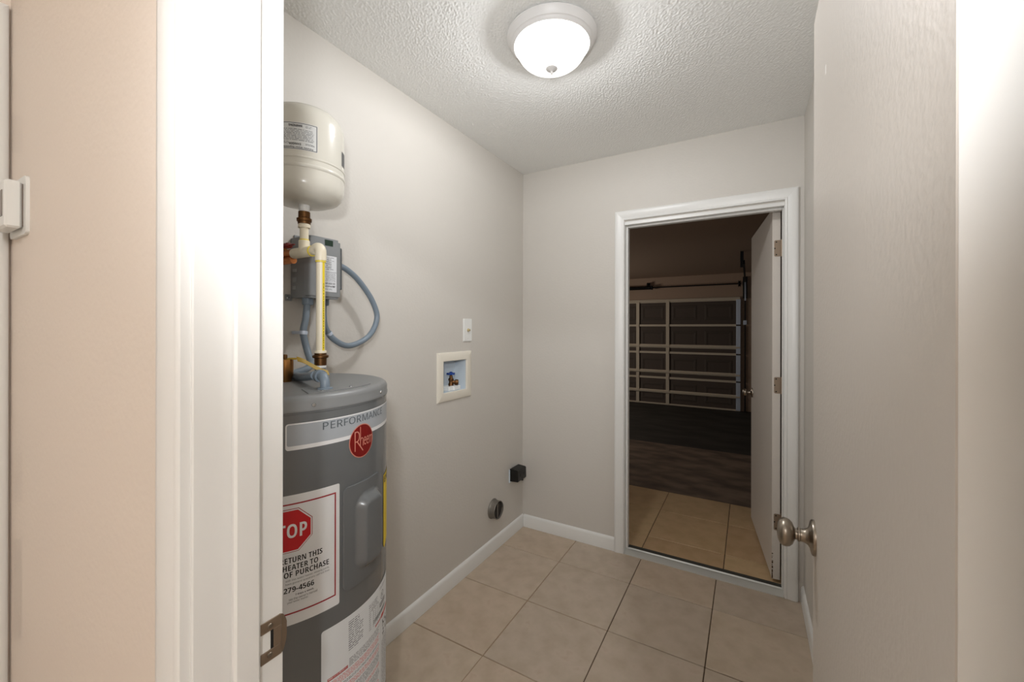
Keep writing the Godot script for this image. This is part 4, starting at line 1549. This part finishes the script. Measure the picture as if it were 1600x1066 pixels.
# ==================================================================== fittings on the left wall
func build_wall_fittings() -> void:
	# washer outlet box
	var o := thing("washer_box", "white recessed washing machine outlet box with a blue-handled valve", "outlet box")
	var st := begin()
	var fr := PackedVector2Array([Vector2(0, 0), Vector2(0, 0.006), Vector2(0.002, 0.008), Vector2(0.040, 0.0095), Vector2(0.044, 0.007), Vector2(0.046, 0.0)])
	var z0 := 1.6455
	var z1 := 1.8425
	var y0 := 1.036
	var y1 := 1.198
	var ex := V(1, 0, 0)
	prism(st, fr, V(XL, y0, z0), V(0, 0, -1), ex, Vector3.UP, y1 - y0, -1.0, 1.0)
	prism(st, fr, V(XL, y0, z1), V(0, 0, 1), ex, Vector3.UP, y1 - y0, -1.0, 1.0)
	prism(st, fr, V(XL, y0, z0), Vector3.DOWN, ex, V(0, 0, 1), z1 - z0, -1.0, 1.0)
	prism(st, fr, V(XL, y1, z0), Vector3.UP, ex, V(0, 0, 1), z1 - z0, -1.0, 1.0)
	put("frame", st, "plastic_warm", o)
	st = begin()
	var dx := XL - 0.075
	box(st, dx - 0.004, dx, y0 - 0.003, y1 + 0.003, z0 - 0.003, z1 + 0.003)
	box(st, dx, XL, y0 - 0.003, y0, z0 - 0.003, z1 + 0.003)
	box(st, dx, XL, y1, y1 + 0.003, z0 - 0.003, z1 + 0.003)
	box(st, dx, XL, y0, y1, z0 - 0.003, z0)
	box(st, dx, XL, y0, y1, z1, z1 + 0.003)
	put("recess", st, "plastic_bluish", o)
	st = begin()
	box(st, dx + 0.002, XL - 0.012, y0, y0 + 0.022, 1.712, 1.815, 0.003)
	box(st, dx + 0.012, XL - 0.006, y0, y0 + 0.024, 1.748, 1.776, 0.003)
	put("valve_seat", st, "plastic_white", o)
	var vx := XL - 0.038
	st = begin()
	lathe(st, [Vector2(0.0, 0.0), Vector2(0.014, 0.0), Vector2(0.014, 0.012), Vector2(0.011, 0.016), Vector2(0.011, 0.026), Vector2(0.0145, 0.03), Vector2(0.0145, 0.038), Vector2(0.009, 0.044), Vector2(0.008, 0.056), Vector2(0.004, 0.058), Vector2(0.004, 0.07), Vector2(0, 0.07)], Transform3D(Basis(), V(vx, y0 + 0.022, 1.762)), 20)
	lathe(st, [Vector2(0.0, 0.0), Vector2(0.010, 0.0), Vector2(0.010, 0.014), Vector2(0.0155, 0.016), Vector2(0.0155, 0.032), Vector2(0.011, 0.034), Vector2(0.010, 0.028), Vector2(0.0, 0.026)], along(V(vx + 0.004, y0 + 0.043, 1.766), V(0.62, -0.1, 0.62)), 20)
	var vb := put("valve_body", st, "brass_dark", o)
	st = begin()
	var wheel := PackedVector2Array()
	for k in 40:
		var a := TAU * k / 40.0
		wheel.append(Vector2(cos(a), sin(a)) * (0.0215 + 0.0028 * cos(a * 5.0)))
	prism(st, wheel, V(vx, y0 + 0.083, 1.762), V(1, 0, 0), V(0, 0, 1), Vector3.UP, 0.009)
	lathe(st, [Vector2(0.009, 0.0), Vector2(0.009, 0.012), Vector2(0.006, 0.015), Vector2(0, 0.015)], Transform3D(Basis(), V(vx, y0 + 0.083, 1.762)), 16)
	var bh := put("valve_handle", st, "handle_blue", vb)
	bh.set_meta("label", "blue valve handle")

	# cable jack plate
	o = thing("cable_jack", "small white wall plate with a brass cable socket above the washer box", "wall plate")
	st = begin()
	prism(st, rounded(0.076, 0.126, 0.004), V(XL, 1.360, 1.857), V(0, 0, 1), Vector3.UP, V(1, 0, 0), 0.0045)
	prism(st, rounded(0.070, 0.120, 0.004), V(XL + 0.0045, 1.360, 1.857), V(0, 0, 1), Vector3.UP, V(1, 0, 0), 0.0018)
	put("plate", st, "plastic_white", o)
	st = begin()
	lathe(st, [Vector2(0.0, 0.0), Vector2(0.0095, 0.0), Vector2(0.0095, 0.004), Vector2(0.006, 0.0045), Vector2(0.006, 0.013), Vector2(0.0035, 0.013), Vector2(0.0035, 0.009), Vector2(0, 0.009)], along(V(XL + 0.006, 1.360, 1.857), V(1, 0, 0)), 6)
	put("socket", st, "pale_gold", o)
	screw(o, V(XL + 0.006, 1.402, 1.857), V(1, 0, 0), 0.0035, "plastic_white")
	screw(o, V(XL + 0.006, 1.318, 1.857), V(1, 0, 0), 0.0035, "plastic_white")

	# dryer receptacle
	o = thing("dryer_outlet", "black surface-mounted dryer receptacle low on the left wall near the corner", "power outlet")
	st = begin()
	box(st, XL, XL + 0.008, 0.358, 0.442, 2.318, 2.435, 0.001)
	put("mounting_plate", st, "plastic_bluish", o)
	st = begin()
	var bp := PackedVector2Array([Vector2(0.006, -0.040), Vector2(0.006, 0.040), Vector2(0.010, 0.043), Vector2(0.062, 0.039), Vector2(0.068, 0.034), Vector2(0.070, -0.030), Vector2(0.066, -0.036)])
	prism(st, bp, V(XL, 0.408, 2.322), V(1, 0, 0), Vector3.UP, V(0, 0, 1), 0.108)
	put("cover", st, "plastic_black", o)
	st = begin()
	box(st, XL + 0.055, XL + 0.067, 0.362, 0.372, 2.385, 2.398, 0.002)
	for q in [[2.350, 0.41], [2.398, 0.41], [2.374, 0.388]]:
		box(st, XL + 0.0685, XL + 0.0705, q[1] - 0.009, q[1] + 0.009, q[0] - 0.0025, q[0] + 0.0025, 0.0005)
	put("slots", st, "vent_dark", o)

	# dryer vent stub
	o = thing("dryer_vent", "short round metal dryer vent pipe sticking out above the baseboard", "vent pipe")
	var vt := along(V(XL, 0.262, 2.128), V(1, 0, 0))
	st = begin()
	lathe(st, [Vector2(0.060, 0.0), Vector2(0.0565, 0.003), Vector2(0.0535, 0.008), Vector2(0.0535, 0.036), Vector2(0.0545, 0.040), Vector2(0.053, 0.043), Vector2(0.0505, 0.042), Vector2(0.0505, 0.018)], vt, 40)
	put("collar", st, "vent_grey", o)
	st = begin()
	lathe(st, [Vector2(0.0508, 0.034), Vector2(0.046, 0.030), Vector2(0.030, 0.033), Vector2(0.018, 0.029), Vector2(0.010, 0.033), Vector2(0.0, 0.032)], vt, 32)
	put("flapper", st, "vent_dark", o)
	st = begin()
	box(st, XL + 0.033, XL + 0.036, 0.214, 0.308, 2.122, 2.130, 0.001)
	put("flapper_rib", st, "vent_grey", o)


# ==================================================================== lamps
func build_lamps() -> void:
	var at := V(-0.625, CEIL - 0.004, 1.371)
	var o := thing("ceiling_lamp", "lit round flush-mount lamp with frosted bowl and white ring on the popcorn ceiling", "ceiling lamp")
	o.position = at
	var st := begin()
	lathe(st, [Vector2(0.0, 0.0), Vector2(0.160, 0.0), Vector2(0.1635, -0.003), Vector2(0.1635, -0.007), Vector2(0.160, -0.011), Vector2(0.1545, -0.018), Vector2(0.1510, -0.0245), Vector2(0.1500, -0.027), Vector2(0.1475, -0.0275), Vector2(0.1445, -0.031), Vector2(0.1415, -0.036), Vector2(0.1365, -0.0385), Vector2(0.133, -0.0375), Vector2(0.133, -0.02), Vector2(0.0, -0.012)], Transform3D(), 64)
	put("ring", st, "ring_white", o)
	st = begin()
	var prof := []
	for k in 17:
		var a := PI / 2 * k / 16.0
		prof.append(Vector2(0.129 * pow(cos(a), 0.8) if k < 16 else 0.0, -0.034 - 0.080 * sin(a)))
	prof.reverse()
	lathe(st, prof, Transform3D(), 64)
	put("glass_bowl", st, "bowl_glass", o)
	st = begin()
	lathe(st, [Vector2(0.0, -0.137), Vector2(0.0035, -0.1365), Vector2(0.0048, -0.133), Vector2(0.004, -0.1295), Vector2(0.0045, -0.127), Vector2(0.0085, -0.124), Vector2(0.0185, -0.1205), Vector2(0.0215, -0.117), Vector2(0.0215, -0.115), Vector2(0.0, -0.1135)], Transform3D(), 28)
	put("finial", st, "ring_white", o)
	var h := o.duplicate()  # second fitting, added out of view to go with the hall light
	h.name = "ceiling_lamp_001"
	add_child(h, true)
	h.position = V(0.55, CEIL, -0.8)
	h.set_meta("label", "unseen lit flush-mount lamp added on the hall ceiling behind the viewer")


# ==================================================================== the hall
func build_hall_things() -> void:
	var o := thing("thermostat", "white wall-mounted control box cut by the left picture edge", "thermostat")
	var st := begin()
	prism(st, rounded(0.128, 0.122, 0.010), V(-1.367, 1.6265, ZH), V(1, 0, 0), Vector3.UP, V(0, 0, -1), 0.006)
	put("back_plate", st, "plastic_white", o)
	st = begin()
	box(st, -1.415, -1.3185, 1.577, 1.676, ZH - 0.0075, ZH - 0.032, 0.004)
	put("body", st, "plastic_white", o)
	st = begin()
	box(st, -1.408, -1.3165 - 0.004, 1.582, 1.671, ZH - 0.0055, ZH - 0.0078)
	put("shadow_gap", st, "display_grey", o)
	st = begin()
	box(st, -1.398, -1.334, 1.600, 1.655, ZH - 0.0315, ZH - 0.0328, 0.0005)
	put("display", st, "display_grey", o)
